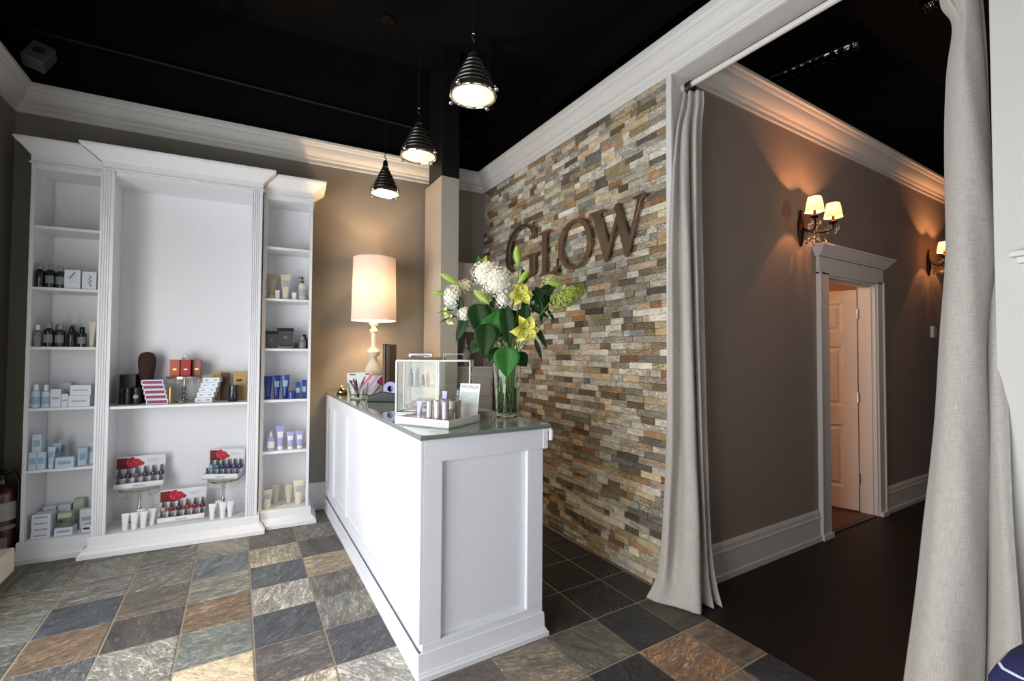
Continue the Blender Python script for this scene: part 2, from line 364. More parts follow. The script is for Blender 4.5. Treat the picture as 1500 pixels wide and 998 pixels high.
# black plenum above the crown
MB().box(xl-.12, 9.1, Y_F-.12, 5.3, CZ, CZ+.05).build('ceiling', black, kind='structure')
m = MB()
p0, p1 = A + WN*.02, B + WU*.3 + WN*.02
m.add([(p0.x-.3,p0.y+.02,3.36),(p1.x,p1.y,3.36),(p1.x,p1.y,CZ),(p0.x-.3,p0.y+.02,CZ)], [(0,1,2,3)])
m.box(xl-.12, xl-.08, Y_F, 5.0, 3.38, CZ)
m.box(2.5, 9, 4.25, 4.3, 2.97, CZ); m.box(9.0, 9.1, 2.0, 4.3, 0, CZ); m.box(2.42, 9.0, -.5, -.45, 3.36, CZ); m.box(2.40, 2.45, Y_F, -.4, 0, CZ)
m.build('wall_upper', black, kind='structure', smooth=False)
# steel post above the boxed column, conduits and beams in the dark
MB().box(1.62, 1.80, 4.02, 4.36, 3.12, CZ).build('column_steel', mat('black_steel', '121212', .5, var=.2), kind='structure', bevel=.003)
MB().box(1.61, 1.79, 4.0, 4.44, 0, 3.12).build('column', mat('column_paint', 'b9b2a6', .7, bump=.08), kind='structure', bevel=.003)

# crown moulding (profile: distance from wall, height)
CROWN = [(0,0),(.010,0),(.014,.006),(.014,.016),(.008,.020),(.008,.034),(.018,.036),(.026,.042),(.030,.052),(.030,.058),(.038,.060),(.050,.066),(.066,.080),(.078,.100),(.084,.122),(.084,.128),(.094,.130),(.102,.138),(.104,.148),(.112,.150),(.120,.154),(.120,.175),(0,.175)]
def offset_poly(pts, o):
    out = []
    for i, p in enumerate(pts):
        def nrm(a, b):
            d = (b-a).normalized(); return Vector((d.y, -d.x))
        if i == 0: out.append(p + nrm(pts[0], pts[1])*o)
        elif i == len(pts)-1: out.append(p + nrm(pts[-2], pts[-1])*o)
        else:
            n1, n2 = nrm(pts[i-1], p), nrm(p, pts[i+1]); b = (n1+n2); out.append(p + b*(o/(1+n1.dot(n2))))
    return out
def sweep(m, pts, zs, prof, hs=None):
    """pts plan polyline (interior on the right-hand side), zs base height per point, hs height scale per point"""
    pts = [Vector(p) for p in pts]; hs = hs or [1]*len(pts); rings = [[] for _ in pts]
    for o, z in prof:
        for k, q in enumerate(offset_poly(pts, o)): rings[k].append(Vector((q.x, q.y, zs[k] + z*hs[k])))
    m.loft(rings)
    return m
# interior is to the right when walking left wall -> back wall -> stone wall -> street
sweep(MB(), [(A.x, Y_F), (A.x, A.y), (B.x-.004, B.y), (2.25, 1.9), (2.25, Y_F)], [3.21, 3.225, 3.185, 3.168, 3.165], CROWN, [1, 1.1, 1.03, 1, 1]).build('trim_4', trimw, kind='structure', ang=22)
sweep(MB(), [(2.40, 1.88), (9.0, 1.88)], [3.17, 3.13], CROWN).build('trim_5', trimw, kind='structure', ang=22)

# baseboards
BASE = [(0,0),(.030,0),(.030,.035),(.020,.040),(.018,.165),(.024,.172),(.024,.182),(.014,.188),(.014,.205),(.020,.212),(.010,.232),(0,.236)]
BASE2 = [(0,0),(.020,0),(.020,.12),(.016,.125),(.018,.135),(.014,.235),(.010,.245),(0,.25)]
sweep(MB(), [(2.405, 1.88), (3.95, 1.88)], [0, 0], BASE).build('baseboard_hall', trimw, kind='structure', ang=22)
sweep(MB(), [(5.10, 1.88), (9.0, 1.88)], [0, 0], BASE).build('baseboard_hall_far', trimw, kind='structure', ang=22)
p = wl(-.08, 0, 0); q = wl(1.0, 0, 0)
sweep(MB(), [(p.x, p.y), (q.x, q.y)], [0, 0], BASE2).build('baseboard_back', trimw, kind='structure', ang=22)

# hallway door casing, header and door leaf
m = MB()
for x0, x1 in ((3.945, 4.10), (4.98, 5.10)):
    m.box(x0, x1, 1.855, 1.88, 0, 2.115); m.box(x0, x0+.022, 1.845, 1.856, 0, 2.115) if x0 < 4.5 else m.box(x1-.022, x1, 1.845, 1.856, 0, 2.115)
    m.box(x0-.004 if x0 < 4.5 else x0, x1 if x0 < 4.5 else x1+.004, 1.835, 1.856, 0, .04)
m.box(3.945, 5.10, 1.855, 1.88, 2.10, 2.24)
m.build('trim_6', trimw, kind='structure', bevel=.002)
HD = [(0,0),(.012,0),(.012,.01),(.02,.014),(.03,.03),(.05,.055),(.058,.066),(.07,.07),(.07,.088),(0,.088)]
m = MB()
rr = [[] for _ in range(4)]
for o, zz in HD:
    for k, (x, y) in enumerate(((3.94-o, 1.88), (3.94-o, 1.85-o), (5.105+o, 1.85-o), (5.105+o, 1.88))): rr[k].append(Vector((x, y, 2.24+zz)))
m.loft(rr); m.build('trim_7', trimw, kind='structure', ang=22)
m = MB()   # jamb lining and stop
m.box(4.10, 4.118, 1.87, 2.01, 0, 2.10); m.box(4.962, 4.98, 1.87, 2.01, 0, 2.10); m.box(4.118, 4.962, 1.87, 2.01, 2.085, 2.10)
m.box(4.118, 4.13, 1.90, 1.94, 0, 2.085); m.box(4.95, 4.962, 1.90, 1.94, 0, 2.085); m.box(4.13, 4.95, 1.90, 1.94, 2.072, 2.085)
m.build('trim_8', trimw, kind='structure', bevel=.002)
# six-panel door, hinged on the right jamb, opened into the side room
dr = bpy.data.objects.new('door_1', None); COL.objects.link(dr); dr['kind'] = 'structure'
dr.location = (4.95, 2.012, .012); dr.rotation_euler = (0, 0, radians(-70))
m = MB(); W, H, T = .80, 2.05, .036
def dpanel(m, x0, x1, z0, z1, s):
    yf = 0 if s < 0 else T; d = .009*(-s)
    for k, (o, dd) in enumerate(((0, 0), (.012, 1), (.03, 1), (.045, .25))):
        pass
    P = [[Vector((x, yf+d*dd, z)) for x, z in ((x0+o,z0+o),(x1-o,z0+o),(x1-o,z1-o),(x0+o,z1-o))] for o, dd in ((0,0),(.012,1),(.03,1),(.045,.3))]
    m.loft(P, True, False); o = len(m.v); m.add(P[-1], [(0,1,2,3) if s < 0 else (3,2,1,0)])
xs = [0, .11, .355, .445, .69, .80]; zs = [0, .20, .78, .96, 1.52, 1.66, 1.93, 2.05]
for s in (-1, 1):
    y = 0 if s < 0 else T
    for i in range(5):
        for j in range(7):
            if i in (1, 3) and j in (1, 3, 5): dpanel(m, -xs[i+1], -xs[i], zs[j], zs[j+1], s)
            else: m.add([(-xs[i+1],y,zs[j]),(-xs[i],y,zs[j]),(-xs[i],y,zs[j+1]),(-xs[i+1],y,zs[j+1])], [(0,1,2,3) if s < 0 else (3,2,1,0)])
m.add([(0,0,0),(0,T,0),(0,T,H),(0,0,H),(-W,0,0),(-W,T,0),(-W,T,H),(-W,0,H)], [(0,1,2,3),(4,7,6,5),(0,4,5,1),(3,2,6,7)])
m.build('door_leaf', mat('door_paint', 'e6dccf', .45), dr, smooth=False)
for z in (.25, 1.0, 1.78):
    MB().lathe([(.006,0),(.006,.09)], 8, (.008, .0, z)).box(0, .012, -.002, .03, z, z+.09).build('hinge', silver, dr)
m = MB().lathe([(.026,0),(.028,.006),(.012,.012),(.012,.035),(.026,.045),(.030,.06),(.022,.075),(0,.078)], 16, M=Matrix.Translation((-.74, 0, .95)) @ Matrix.Rotation(radians(90), 4, 'X'))
m.build('door_knob', silver, dr)

# ------------------------------------------------------------------ cabinets on the back wall
def pilaster_poly(x0, x1, yf, dep):
    w = x1-x0; pts = [(x0, yf+dep), (x0, yf)]; g0 = w*.16; st = (w-2*g0)/4.6
    for k in range(4):
        a = x0+g0+k*st*1.2; pts += [(a, yf), (a+st*.2, yf+.007), (a+st*.5, yf+.0095), (a+st*.8, yf+.007), (a+st, yf)]
    pts += [(x1, yf), (x1, yf+dep)]
    return pts[::-1]
def rect_sweep(m, x0, x1, dep, prof, z0, wl_off=(1, 1)):
    rr = [[] for _ in range(4)]
    for o, zz in prof:
        for k, (x, y) in enumerate(((x0-o*wl_off[0], 0), (x0-o*wl_off[0], -dep-o), (x1+o*wl_off[1], -dep-o), (x1+o*wl_off[1], 0))): rr[k].append(Vector((x, y, z0+zz)))
    m.loft(rr)
CORN = [(0,0),(.012,0),(.014,.006),(.010,.012),(.003,.016),(.003,.062),(.012,.064),(.014,.070),(.022,.074),(.036,.088),(.060,.108),(.084,.124),(.092,.130),(.092,.136),(.100,.138),(.100,.152),(0,.152)]
CBASE = [(0,0),(.062,0),(.062,.028),(.052,.034),(.046,.046),(.046,.050),(.036,.058),(.030,.066),(.022,.072),(.018,.076),(.018,.132),(.012,.138),(0,.138)]
def shelf_unit(s0, s1, dep, shelves, label, lo=(1, 1), pil=False):
    t = thing('display_bookcase', label, 'shelving unit', wl(0, 0, 0), -TH, 'white built-in shelving units')
    rect_sweep(m := MB(), s0, s1, dep-.002, CBASE, 0, lo); m.build('base_moulding', paint, t, ang=22)
    rect_sweep(m := MB(), s0, s1, dep, CORN, 2.768, lo); m.build('cornice', paint, t, ang=22)
    tk = .022
    for a, b in ((s0, s0+tk), (s1-tk, s1)):
        MB().box(a, b, -dep+.001, -.012, .138, 2.768).build('side_panel', paint, t, bevel=.0015)
    MB().box(s0+tk, s1-tk, -.012, -.002, .138, 2.768).build('back_panel', paint, t)
    MB().box(s0+tk, s1-tk, -dep+.004, -.012, 2.735, 2.768).build('top_panel', paint, t)
    MB().box(s0+tk+.001, s1-tk-.001, -dep+.003, -.013, .115, .1385).build('bottom_panel', paint, t)
    MB().box(s0, s1, -dep, -.002, 2.905, 2.915).build('dust_cover', paint, t)
    for z in shelves:
        MB().box(s0+tk, s1-tk, -dep+.004, -.012, z-.02, z).build('shelf', paint, t, bevel=.0015)
    if pil:
        for a, b in ((s0-.0, s0+.078), (s1-.078, s1+.0)):
            MB().prism(pilaster_poly(a, b, -dep-.012, .012), .139, 2.765).build('fluted_pilaster', paint, t, smooth=False)
    return t
SH = [.62, 1.05, 1.48, 1.90, 2.335]
shelf_unit(-1.897, -1.497, .30, SH, 'narrow white shelving unit at the far left, beside the fire extinguisher', (.6, -1))
shelf_unit(-1.490, -.468, .38, [1.05], 'wide central white display unit with fluted pilasters and one shelf', (1, 1), True)
shelf_unit(-.461, -.085, .30, SH, 'narrow white shelving unit nearest the tall table lamp', (-1, 1))

# ------------------------------------------------------------------ products
dk = mat('dark_bottle', '1b2024', .2, var=.1, coat=.5); dkg = mat('green_black_bottle', '2a332c', .2, var=.1, coat=.4)
capg = mat('grey_cap', '8b9094', .35); capb = mat('black_cap', '15161a', .3); capw = mat('white_cap', 'e6e9ec', .35)
lblg = mat('grey_label', '7e8484', .6, var=.25, nscale=90)
pw = mat('white_carton', 'dfe4ec', .5, var=.03); pc = mat('cream_plastic', 'd9d3bd', .4, var=.03); pb = mat('pale_blue_carton', 'c3d5e2', .5, var=.1, nscale=40)
plb = mat('pale_blue_print', '8fb0c9', .5, var=.3, nscale=80); gry = mat('grey_print', 'a9aeb6', .6, var=.3, nscale=100)
blu = mat('royal_blue_plastic', '1d3a86', .3, var=.1, coat=.3); vio = mat('lavender_plastic', 'a7a6d6', .35, var=.06)
gold = mat('gold_foil', 'c49a4a', .3, 1.0, var=.1); brn = mat('brown_carton', '5a3a26', .5, var=.15)
mag = mat('magenta_print', '8c2a5a', .5, var=.2, nscale=120); ora = mat('orange_carton', 'b5481c', .45, var=.1); red = mat('red_carton', 'a81c16', .4, var=.1)
ros = mat('rose_brown_carton', '9a5b48', .45, var=.15); blk = mat('black_carton', '1d1c20', .45, var=.1); tan = mat('tan_carton', 'c09a5e', .5, var=.15)
jarg = mat('grey_green_jar', '6d7a72', .25, var=.15, coat=.4); sage = mat('sage_carton', 'b9c4a6', .5, var=.15)
def rest(s, off, z): return wl(s, off, z+.0005)
def bottle(name, label, cat, loc, w, h, body, cap, lab=None, group=None, rz=None, pump=False, spray=False):
    t = thing(name, label, cat, loc, -TH+random.uniform(-.1, .1) if rz is None else rz, group); r = w/2
    bh = h*.74
    MB().lathe([(r*.92,0),(r,h*.02),(r,bh*.86),(r*.9,bh*.94),(r*.45,bh),(r*.38,bh+h*.03)], 18).build('body', body, t)
    if pump:
        MB().lathe([(r*.45,bh+h*.02),(r*.45,bh+h*.08),(r*.15,bh+h*.1),(r*.15,bh+h*.2),(r*.3,bh+h*.21),(r*.3,h)], 12).box(-r*.9, 0, -r*.18, r*.18, h*.965, h).build('pump_head', cap, t)
    elif spray:
        MB().lathe([(r*.5,bh),(r*.5,bh+h*.06),(r*.3,bh+h*.1),(r*.25,h)], 12).build('cap', cap, t)
    else:
        MB().lathe([(r*.56,bh+h*.01),(r*.58,bh+h*.03),(r*.52,h*.97),(r*.44,h)], 16).build('cap', cap, t)
    if lab:
        n = 9; ring = lambda z: [Vector((r*1.012*cos(a), r*1.012*sin(a), z)) for a in [pi*1.5-1.05+2.1*k/n for k in range(n+1)]]
        MB().loft([ring(bh*.22), ring(bh*.66)], False).build('label', lab, t)
    return t
def carton(name, label, cat, loc, w, d, h, body, pr=None, group=None, rz=None, zc=.5, ph=.3, pwf=.7):
    t = thing(name, label, cat, loc, -TH+random.uniform(-.06, .06) if rz is None else rz, group)
    MB().box(-w/2, w/2, -d/2, d/2, 0, h).build('box', body, t, bevel=.001)
    if pr: MB().box(-w*pwf/2, w*pwf/2, -d/2-.0006, -d/2+.0002, h*(zc-ph/2), h*(zc+ph/2)).build('printed_panel', pr, t)
    return t
def squeeze(name, label, cat, loc, w, h, body, cap, pr=None, group=None, rz=None):
    t = thing(name, label, cat, loc, -TH+random.uniform(-.15, .15) if rz is None else rz, group); rings = []
    for k in range(9):
        u = k/8; a = lerp(w*.33, w*.5, u); b = lerp(w*.33, .0015, u**1.3); z = h*.16 + h*.84*u
        rings.append([Vector((a*cos(2*pi*i/20), b*sin(2*pi*i/20), z)) for i in range(20)])
    m = MB().loft(rings); m.box(-w/2, w/2, -.001, .001, h*.955, h*1.0); m.build('tube_body', body, t, ang=60)
    MB().lathe([(w*.30,0),(w*.32,h*.01),(w*.34,h*.16)], 20).build('cap', cap, t)
    if pr: 
        rr = []
        for u in (.42, .72):
            a = lerp(w*.33, w*.5, u)*.7; b = lerp(w*.33, .0015, u**1.3); z = h*.16+h*.84*u
            rr.append([Vector((a*s_, -b*sqrt(max(0, 1-(s_*.7)**2))-.0008, z)) for s_ in (-1,-.5,0,.5,1)])
        MB().loft(rr, False).build('printed_panel', pr, t)
    return t
ORD = ['first','second','third','fourth','fifth','sixth','seventh']
U = 'left shelving unit'
# left unit, upper stocked shelf (z 1.90)
G = 'bottles on the upper stocked shelf, left unit'
for k, (s, o, w_, h_) in enumerate([(-1.857,.27,.058,.17),(-1.802,.27,.058,.171),(-1.749,.265,.056,.163)]):
    bottle('hair_care_bottle', ['black-blue bottle against the outer side panel on the upper stocked shelf, left unit', 'black-blue bottle in the middle of three beside floral cartons', 'dark olive bottle with grey cap next to the white floral carton'][k], 'bottle', rest(s+.012, o, 1.90), w_*.92, h_, [dk, dk, dkg][k], capg, lblg if k else None, G)
ink = mat('ink_print', '3a3f42', .6)
def plant_print(parent, w, h, d, kind):
    m = MB(); y = -d/2-.001
    def ell(cx, cz, a, b, an):
        vs = [(cx+a*cos(t)*cos(an)-b*sin(t)*sin(an), y, cz+a*cos(t)*sin(an)+b*sin(t)*cos(an)) for t in [2*pi*i/10 for i in range(10)]]; m.add(vs, [tuple(range(10))])
    if kind:
        for k in range(7): ell(-w*.15+w*.045*k, h*(.55+.05*k), w*.09, w*.03, .8+(.9 if k % 2 else -.3))
        for k in range(10):
            a = -.5+k*.45; ell(w*.05+w*.17*cos(a), h*.33+w*.17*sin(a), w*.03, w*.01, a+1.57)
    else:
        for k in range(8): ell(w*(.12-.06*(k % 3)), h*(.2+.08*k), w*.07, w*.045, 1.3*k)
    m.build('plant_drawing', ink, parent)
c1 = carton('floral_carton', 'white carton with a curled plant drawing beside dark bottles', 'box', rest(-1.668,.25,1.90), .088, .06, .135, pw, None, 'white floral cartons'); plant_print(c1, .088, .135, .06, 1)
c2 = carton('floral_carton', 'white carton with a sprig drawing, closest to the fluted pilaster', 'box', rest(-1.573,.25,1.90), .082, .06, .13, pw, None, 'white floral cartons'); plant_print(c2, .082, .13, .06, 0)
# second stocked shelf (z 1.48)
G = 'bottles on the second stocked shelf, left unit'
L = ['slim green-grey bottle, outermost on the shelf of black bottles', 'stout black bottle with white lettering, second from the outer side panel', 'dark olive bottle in the middle of the black bottle row', 'short black bottle left of the one beside the cream tube', 'short black bottle beside the cream tube']
for k, (s, o, w_, h_) in enumerate([(-1.848,.265,.050,.155),(-1.790,.265,.062,.176),(-1.729,.265,.060,.167),(-1.668,.265,.054,.144),(-1.609,.265,.056,.145)]):
    bottle('styling_bottle', L[k], 'bottle', rest(s, o, 1.48), w_*.93, h_, [jarg, dk, dkg, dk, dk][k], [capw, capg, capg, capb, capb][k], lblg if k != 3 else None, G)
squeeze('cream_tube', 'cream squeeze tube squeezed against the pilaster beside black bottles', 'tube', rest(-1.558,.25,1.48), .044, .185, pc, pc, None)
bottle('styling_bottle', 'dark bottle standing behind the stout black lettered bottle', 'bottle', rest(-1.80,.1,1.48), .058, .167, dk, capg, None, G)
bottle('styling_bottle', 'dark bottle standing behind the dark olive bottle', 'bottle', rest(-1.715,.1,1.48), .058, .168, dk, capg, None, G)
# third (z 1.05)
bottle('toner_bottle', 'white-capped pale bottle nearest the outer panel on the third stocked shelf', 'bottle', rest(-1.847,.265,1.05), .050, .165, pb, capw, plb, 'pale toner bottles')
bottle('toner_bottle', 'white-capped pale bottle beside the tall white carton', 'bottle', rest(-1.794,.265,1.05), .050, .161, pb, capw, plb, 'pale toner bottles')
for lab, s, o, z, w_, d_, h_ in (('tall white carton next to the pale bottles', -1.738, .25, 1.05, .056, .06, .128), ('small squat white carton between taller cartons', -1.690, .26, 1.05, .036, .04, .094),
        ('wide low white carton under its twin on the left unit', -1.608, .245, 1.05, .12, .08, .08), ('wide low white carton stacked on its twin', -1.604, .245, 1.131, .114, .08, .074),
        ('white carton standing behind the pale toner bottles', -1.745, .09, 1.05, .07, .06, .165)):
    carton('white_carton', lab, 'box', rest(s, o, z), w_, d_, h_, pw, gry, 'white cartons on the third stocked shelf', ph=.12)
# fourth (z .62)
for lab, s, o, z, w_, d_, h_, rz in (('pale blue carton against the outer panel, lower of a stack', -1.849, .26, .62, .042, .05, .121, None), ('pale blue carton beside it carrying part of the stack', -1.804, .26, .62, .042, .05, .121, None),
        ('pale blue carton balanced on top of two others', -1.828, .26, .742, .048, .05, .124, None), ('low wide pale blue carton in the middle of the shelf', -1.678, .26, .62, .10, .06, .074, None),
        ('upright pale blue carton turned at an angle', -1.603, .235, .62, .045, .045, .128, .45)):
    carton('skincare_carton', lab, 'box', rest(s, o, z), w_, d_, h_, pb, plb, 'pale blue cartons', rz, ph=.35)
for k, (s, o, h_) in enumerate([(-1.756,.265,.15),(-1.750,.20,.164),(-1.744,.13,.172)]):
    squeeze('skincare_tube', ['front pale blue tube of three in a line', 'middle pale blue tube of three in a line', 'rear pale blue tube of three in a line'][k], 'tube', rest(s, o, .62), .046, h_, pb, capw, plb, 'pale blue tubes')
squeeze('skincare_tube', 'wide pale blue tube leaning beside the pilaster', 'tube', rest(-1.556,.19,.62), .055, .16, pb, capw, plb, 'pale blue tubes')
# bottom (z .138)
for k in range(4):
    carton('flat_carton', ['lowest', 'second lowest', 'second highest', 'highest'][k] + ' flat white carton of the stack of four', 'box', rest(-1.797+.003*(k % 2), .235, .138+.0415*k), .10, .09, .041, pw, gry, 'stack of flat white cartons', ph=.3)
for lab, s, o, w_, h_, b_ in (('upright white carton at the back behind the stack of four', -1.815, .08, .07, .17, pw), ('upright white carton at the back in the middle', -1.735, .08, .07, .172, pw), ('tall grey-green carton at the back of the bottom shelf', -1.66, .06, .06, .20, sage)):
    carton('upright_carton', lab, 'box', rest(s, o, .138), w_, .05, h_, b_, gry, 'upright cartons at the back', ph=.25)
carton('flat_carton', 'white carton with black end lying under the glass jar', 'box', rest(-1.678, .235, .138), .10, .07, .054, pw, gry)
t = thing('cosmetic_jar', 'wide grey-green glass jar sitting on a white carton', 'jar', rest(-1.678, .235, .193), 0)
MB().lathe([(.040,0),(.046,.006),(.046,.034),(.040,.040)], 24).build('body', jarg, t); MB().lathe([(.046,.040),(.047,.044),(.047,.058),(.044,.061)], 24).build('lid', silver, t)
carton('small_carton', 'small sage green carton lying on the jar lid', 'box', rest(-1.678, .235, .2555), .075, .05, .035, sage, None)
carton('upright_carton', 'white tapering carton beside the pilaster on the bottom shelf', 'box', rest(-1.585, .15, .138), .075, .05, .143, pw, gry, ph=.2)
carton('flat_carton', 'small white carton with dark print beside the pilaster', 'box', rest(-1.556, .235, .138), .05, .05, .05, pw, ink, ph=.3)

# right unit
squeeze('large_cream_tube', 'large beige tube beside the pilaster on the top stocked shelf, right unit', 'tube', rest(-.395,.20,1.90), .078, .215, mat('beige_plastic', 'b9a888', .4), pc, gry, 'large cream tubes')
carton('mini_carton', 'tiny white carton between the two large cream tubes', 'box', rest(-.352,.24,1.90), .033, .03, .076, pw, None, 'tiny white cartons')
squeeze('large_cream_tube', 'large cream tube with dark lettering in the middle of the shelf', 'tube', rest(-.290,.21,1.90), .082, .218, pc, pc, gry, 'large cream tubes')
carton('mini_carton', 'tiny white carton beside the pump bottle', 'box', rest(-.222,.23,1.90), .034, .03, .065, pw, None, 'tiny white cartons')
bottle('pump_bottle', 'cream bottle with black pump beside the outer panel', 'bottle', rest(-.158,.21,1.90), .062, .205, pc, capb, gry, pump=True)
def tapered(name, label, loc, w, h, d):
    t = thing(name, label, 'container', loc, -TH, 'dark tapered tubs')
    r = lambda k, z: [Vector((x*k, y*k, z)) for x, y in ((-w/2,-d/2),(w/2,-d/2),(w/2,d/2),(-w/2,d/2))]
    MB().loft([r(.78,0), r(.95,h*.86)]).build('tub', mat('charcoal_plastic', '34363a', .3, coat=.4), t, bevel=.004)
    MB().loft([r(1.0,h*.86), r(1.0,h)]).build('lid', capb, t, bevel=.003)
    MB().lathe([(w*.10,0),(0,.001)], 20, M=Matrix.Translation((0,-d*.447,h*.5)) @ Matrix.Rotation(radians(90),4,'X') @ Matrix.Rotation(radians(-8),4,'X')).build('round_seal', capg, t)
tapered('tapered_tub', 'smaller charcoal tapered tub beside the pilaster', rest(-.390,.17,1.48), .092, .15, .07)
tapered('tapered_tub', 'larger charcoal tapered tub in the middle of its shelf', rest(-.285,.17,1.502), .128, .155, .08)
t = thing('small_riser', 'low clear riser under the larger charcoal tub', 'stand', rest(-.285,.17,1.48), -TH); MB().box(-.06,.06,-.045,.045,0,.021).build('block', jarg, t, bevel=.003)
carton('mini_carton', 'tiny black carton beside the charcoal tub', 'box', rest(-.203,.21,1.48), .03, .03, .048, blk, None)
bottle('styling_bottle', 'short grey bottle with silver cap beside the outer panel', 'bottle', rest(-.150,.23,1.48), .054, .105, jarg, capg, lblg)
bottle('styling_bottle', 'dark green bottle behind the short grey bottle', 'bottle', rest(-.133,.12,1.48), .056, .128, dkg, capb, None)
for k, (s, w_, h_) in enumerate([(-.410,.064,.195),(-.345,.062,.198),(-.279,.066,.203)]):
    squeeze('blue_tube', ['royal blue tube nearest the pilaster', 'royal blue tube in the middle of the three', 'royal blue tube next to the blue jar'][k], 'tube', rest(s,.205,1.05), w_, h_, blu, blu, plb if k else None, 'royal blue tubes')
t = thing('blue_jar', 'squat royal blue jar between the tubes and slim cartons', 'jar', rest(-.229,.24,1.05), -TH); MB().lathe([(.026,0),(.030,.004),(.030,.038)],20).build('body', blu, t); MB().lathe([(.031,.038),(.031,.060),(.024,.066)],20).build('lid', blu, t)
carton('blue_carton', 'slim royal blue carton beside the blue jar', 'box', rest(-.180,.22,1.05), .038, .04, .141, blu, plb, 'slim blue cartons')
carton('blue_carton', 'slim royal blue carton nearest the outer panel', 'box', rest(-.132,.22,1.05), .038, .04, .158, blu, plb, 'slim blue cartons')
bottle('spray_bottle', 'lavender bottle with white spray cap, leftmost of its shelf', 'bottle', rest(-.380,.24,.62), .060, .16, vio, capw, capw, spray=True)
for k, (s, w_, h_) in enumerate([(-.310,.068,.20),(-.232,.064,.146),(-.160,.064,.152)]):
    squeeze('lavender_tube', ['tallest lavender tube, beside the spray bottle', 'shortest lavender tube between two others', 'lavender tube nearest the outer panel'][k], 'tube', rest(s,.23,.62), w_, h_, vio, capw, capw, 'lavender tubes')
for k, (s, o, w_, h_) in enumerate([(-.398,.235,.075,.155),(-.345,.11,.070,.155),(-.236,.13,.068,.154),(-.160,.20,.09,.20)]):
    squeeze('lotion_tube', ['cream lotion tube beside the pilaster on the bottom shelf', 'cream lotion tube set back behind the small card', 'cream lotion tube next to the largest one', 'largest cream lotion tube, by the outer panel of the right unit'][k], 'tube', rest(s,o,.138), w_, h_, pc, pc, gry if k in (0, 3) else None, 'cream lotion tubes')
t = thing('leaf_card', 'small cream card with a dark leaf drawing lying among lotion tubes', 'card', rest(-.290,.20,.138), .2)
MB().box(-.035,.035,-.025,.025,0,.008).build('card', pc, t, bevel=.001); MB().prism([(-.012,-.006),(.005,-.004),(.016,.010),(-.002,.008)], .008, .0088).build('leaf_print', ink, t)

# central unit, shelf z 1.05
Zm = 1.05
carton('black_carton', 'large black carton at the left of the make-up shelf', 'box', rest(-1.365,.13,Zm), .10, .07, .22, blk, lblg, 'large black cartons', ph=.08)
carton('black_carton', 'large black carton beside the bristle brush', 'box', rest(-1.275,.07,Zm), .09, .06, .235, blk, lblg, 'large black cartons', ph=.08)
for k, (s, o, r, h) in enumerate([(-1.385,.21,.020,.113),(-1.342,.24,.022,.123),(-1.290,.235,.028,.125)]):
    t = thing('compact_case', ['slim black make-up tube nearest the left pilaster', 'slim black make-up tube beside the round-fronted one', 'round-fronted black make-up case behind the magenta boxes'][k], 'make-up', rest(s,o,Zm), -TH, 'black make-up cases')
    MB().lathe([(r,0),(r,h*.7),(r*.96,h*.71)],16).build('body', blk, t); MB().lathe([(r,h*.72),(r,h*.98),(r*.9,h)],16).build('cap', capb, t)
    if k == 2: MB().lathe([(.016,0),(.0,.002)],16,M=Matrix.Translation((0,-r,h*.45))@Matrix.Rotation(radians(90),4,'X')).build('round_seal', capg, t)
t = thing('powder_brush', 'large brown bristle brush standing upright in a black base', 'brush', rest(-1.255,.14,Zm), -TH)
MB().lathe([(.046,0),(.048,.008),(.048,.10),(.042,.14),(.036,.16)], 24).build('handle', capb, t)
brm = mat('brush_bristle', '3a2018', .8, var=.35, nscale=20, bump=.8, bscale=300, stretch=(8,8,1))
MB().lathe([(.034,.16),(.044,.20),(.056,.28),(.058,.325),(.052,.365),(.036,.388),(0,.397)], 32, sy=.7).build('bristles', brm, t)
for k in range(5):
    t = carton('lash_box', ['lowest','second lowest','middle','second highest','highest'][k] + ' magenta-fronted white box in the stepped pile', 'box', rest(-1.148-.010*k,.27-.008*k,Zm+.0365*k), .135, .08, .036, pw, mag, 'magenta-fronted boxes', rz=-TH, ph=.62, pwf=.9)
t = thing('lipstick', 'thin gold lipstick tube standing beside the cake stand', 'make-up', rest(-1.073,.28,Zm), 0); MB().lathe([(.011,0),(.011,.07),(.010,.071)],14).build('body', gold, t); MB().lathe([(.0115,.071),(.0115,.125),(.009,.128)],14).build('cap', gold, t)

# jewelled cake stands
def cake_stand(label, loc, R, h):
    t = thing('cake_stand', label, 'cake stand', loc, 0, 'silver cake stands with crystal drops')
    MB().lathe([(.058,0),(.062,.004),(.060,.010),(.045,.018),(.030,.024),(.016,.030),(.011,.040),(.018,.050),(.020,.060),(.012,.070),(.009,.082),(.014,.092),(.017,.104),(.011,.118),(.008,.13),(.008,h-.016),(.03,h-.012)], 24).build('pedestal', silver, t)
    prof = [(.03,h-.014),(R-.004,h-.012),(R,h-.020),(R+.001,h-.001),(R-.006,h),(0,h)]
    MB().lathe(prof, 40).build('plate', silver, t)
    m = MB()
    for k in range(36):
        a = 2*pi*k/36; m.ball((R*cos(a), R*sin(a), h-.018), .006, 8)
    m.build('beaded_rim', silver, t)
    for k in range(14):
        a = 2*pi*k/14
        m = MB(); x, y = R*cos(a), R*sin(a)
        m.lathe([(0,-.062),(.005,-.052),(.006,-.046),(.003,-.036),(0,-.034)], 8, (x,y,h)); m.ball((x,y,h-.029), .0035, 6)
        m.build('crystal_drop', crystal, t)
    return t
cake_stand('silver cake stand on the upper shelf carrying red and orange cartons', rest(-1.000,.19,Zm), .115, .205)
Zp = Zm+.2055
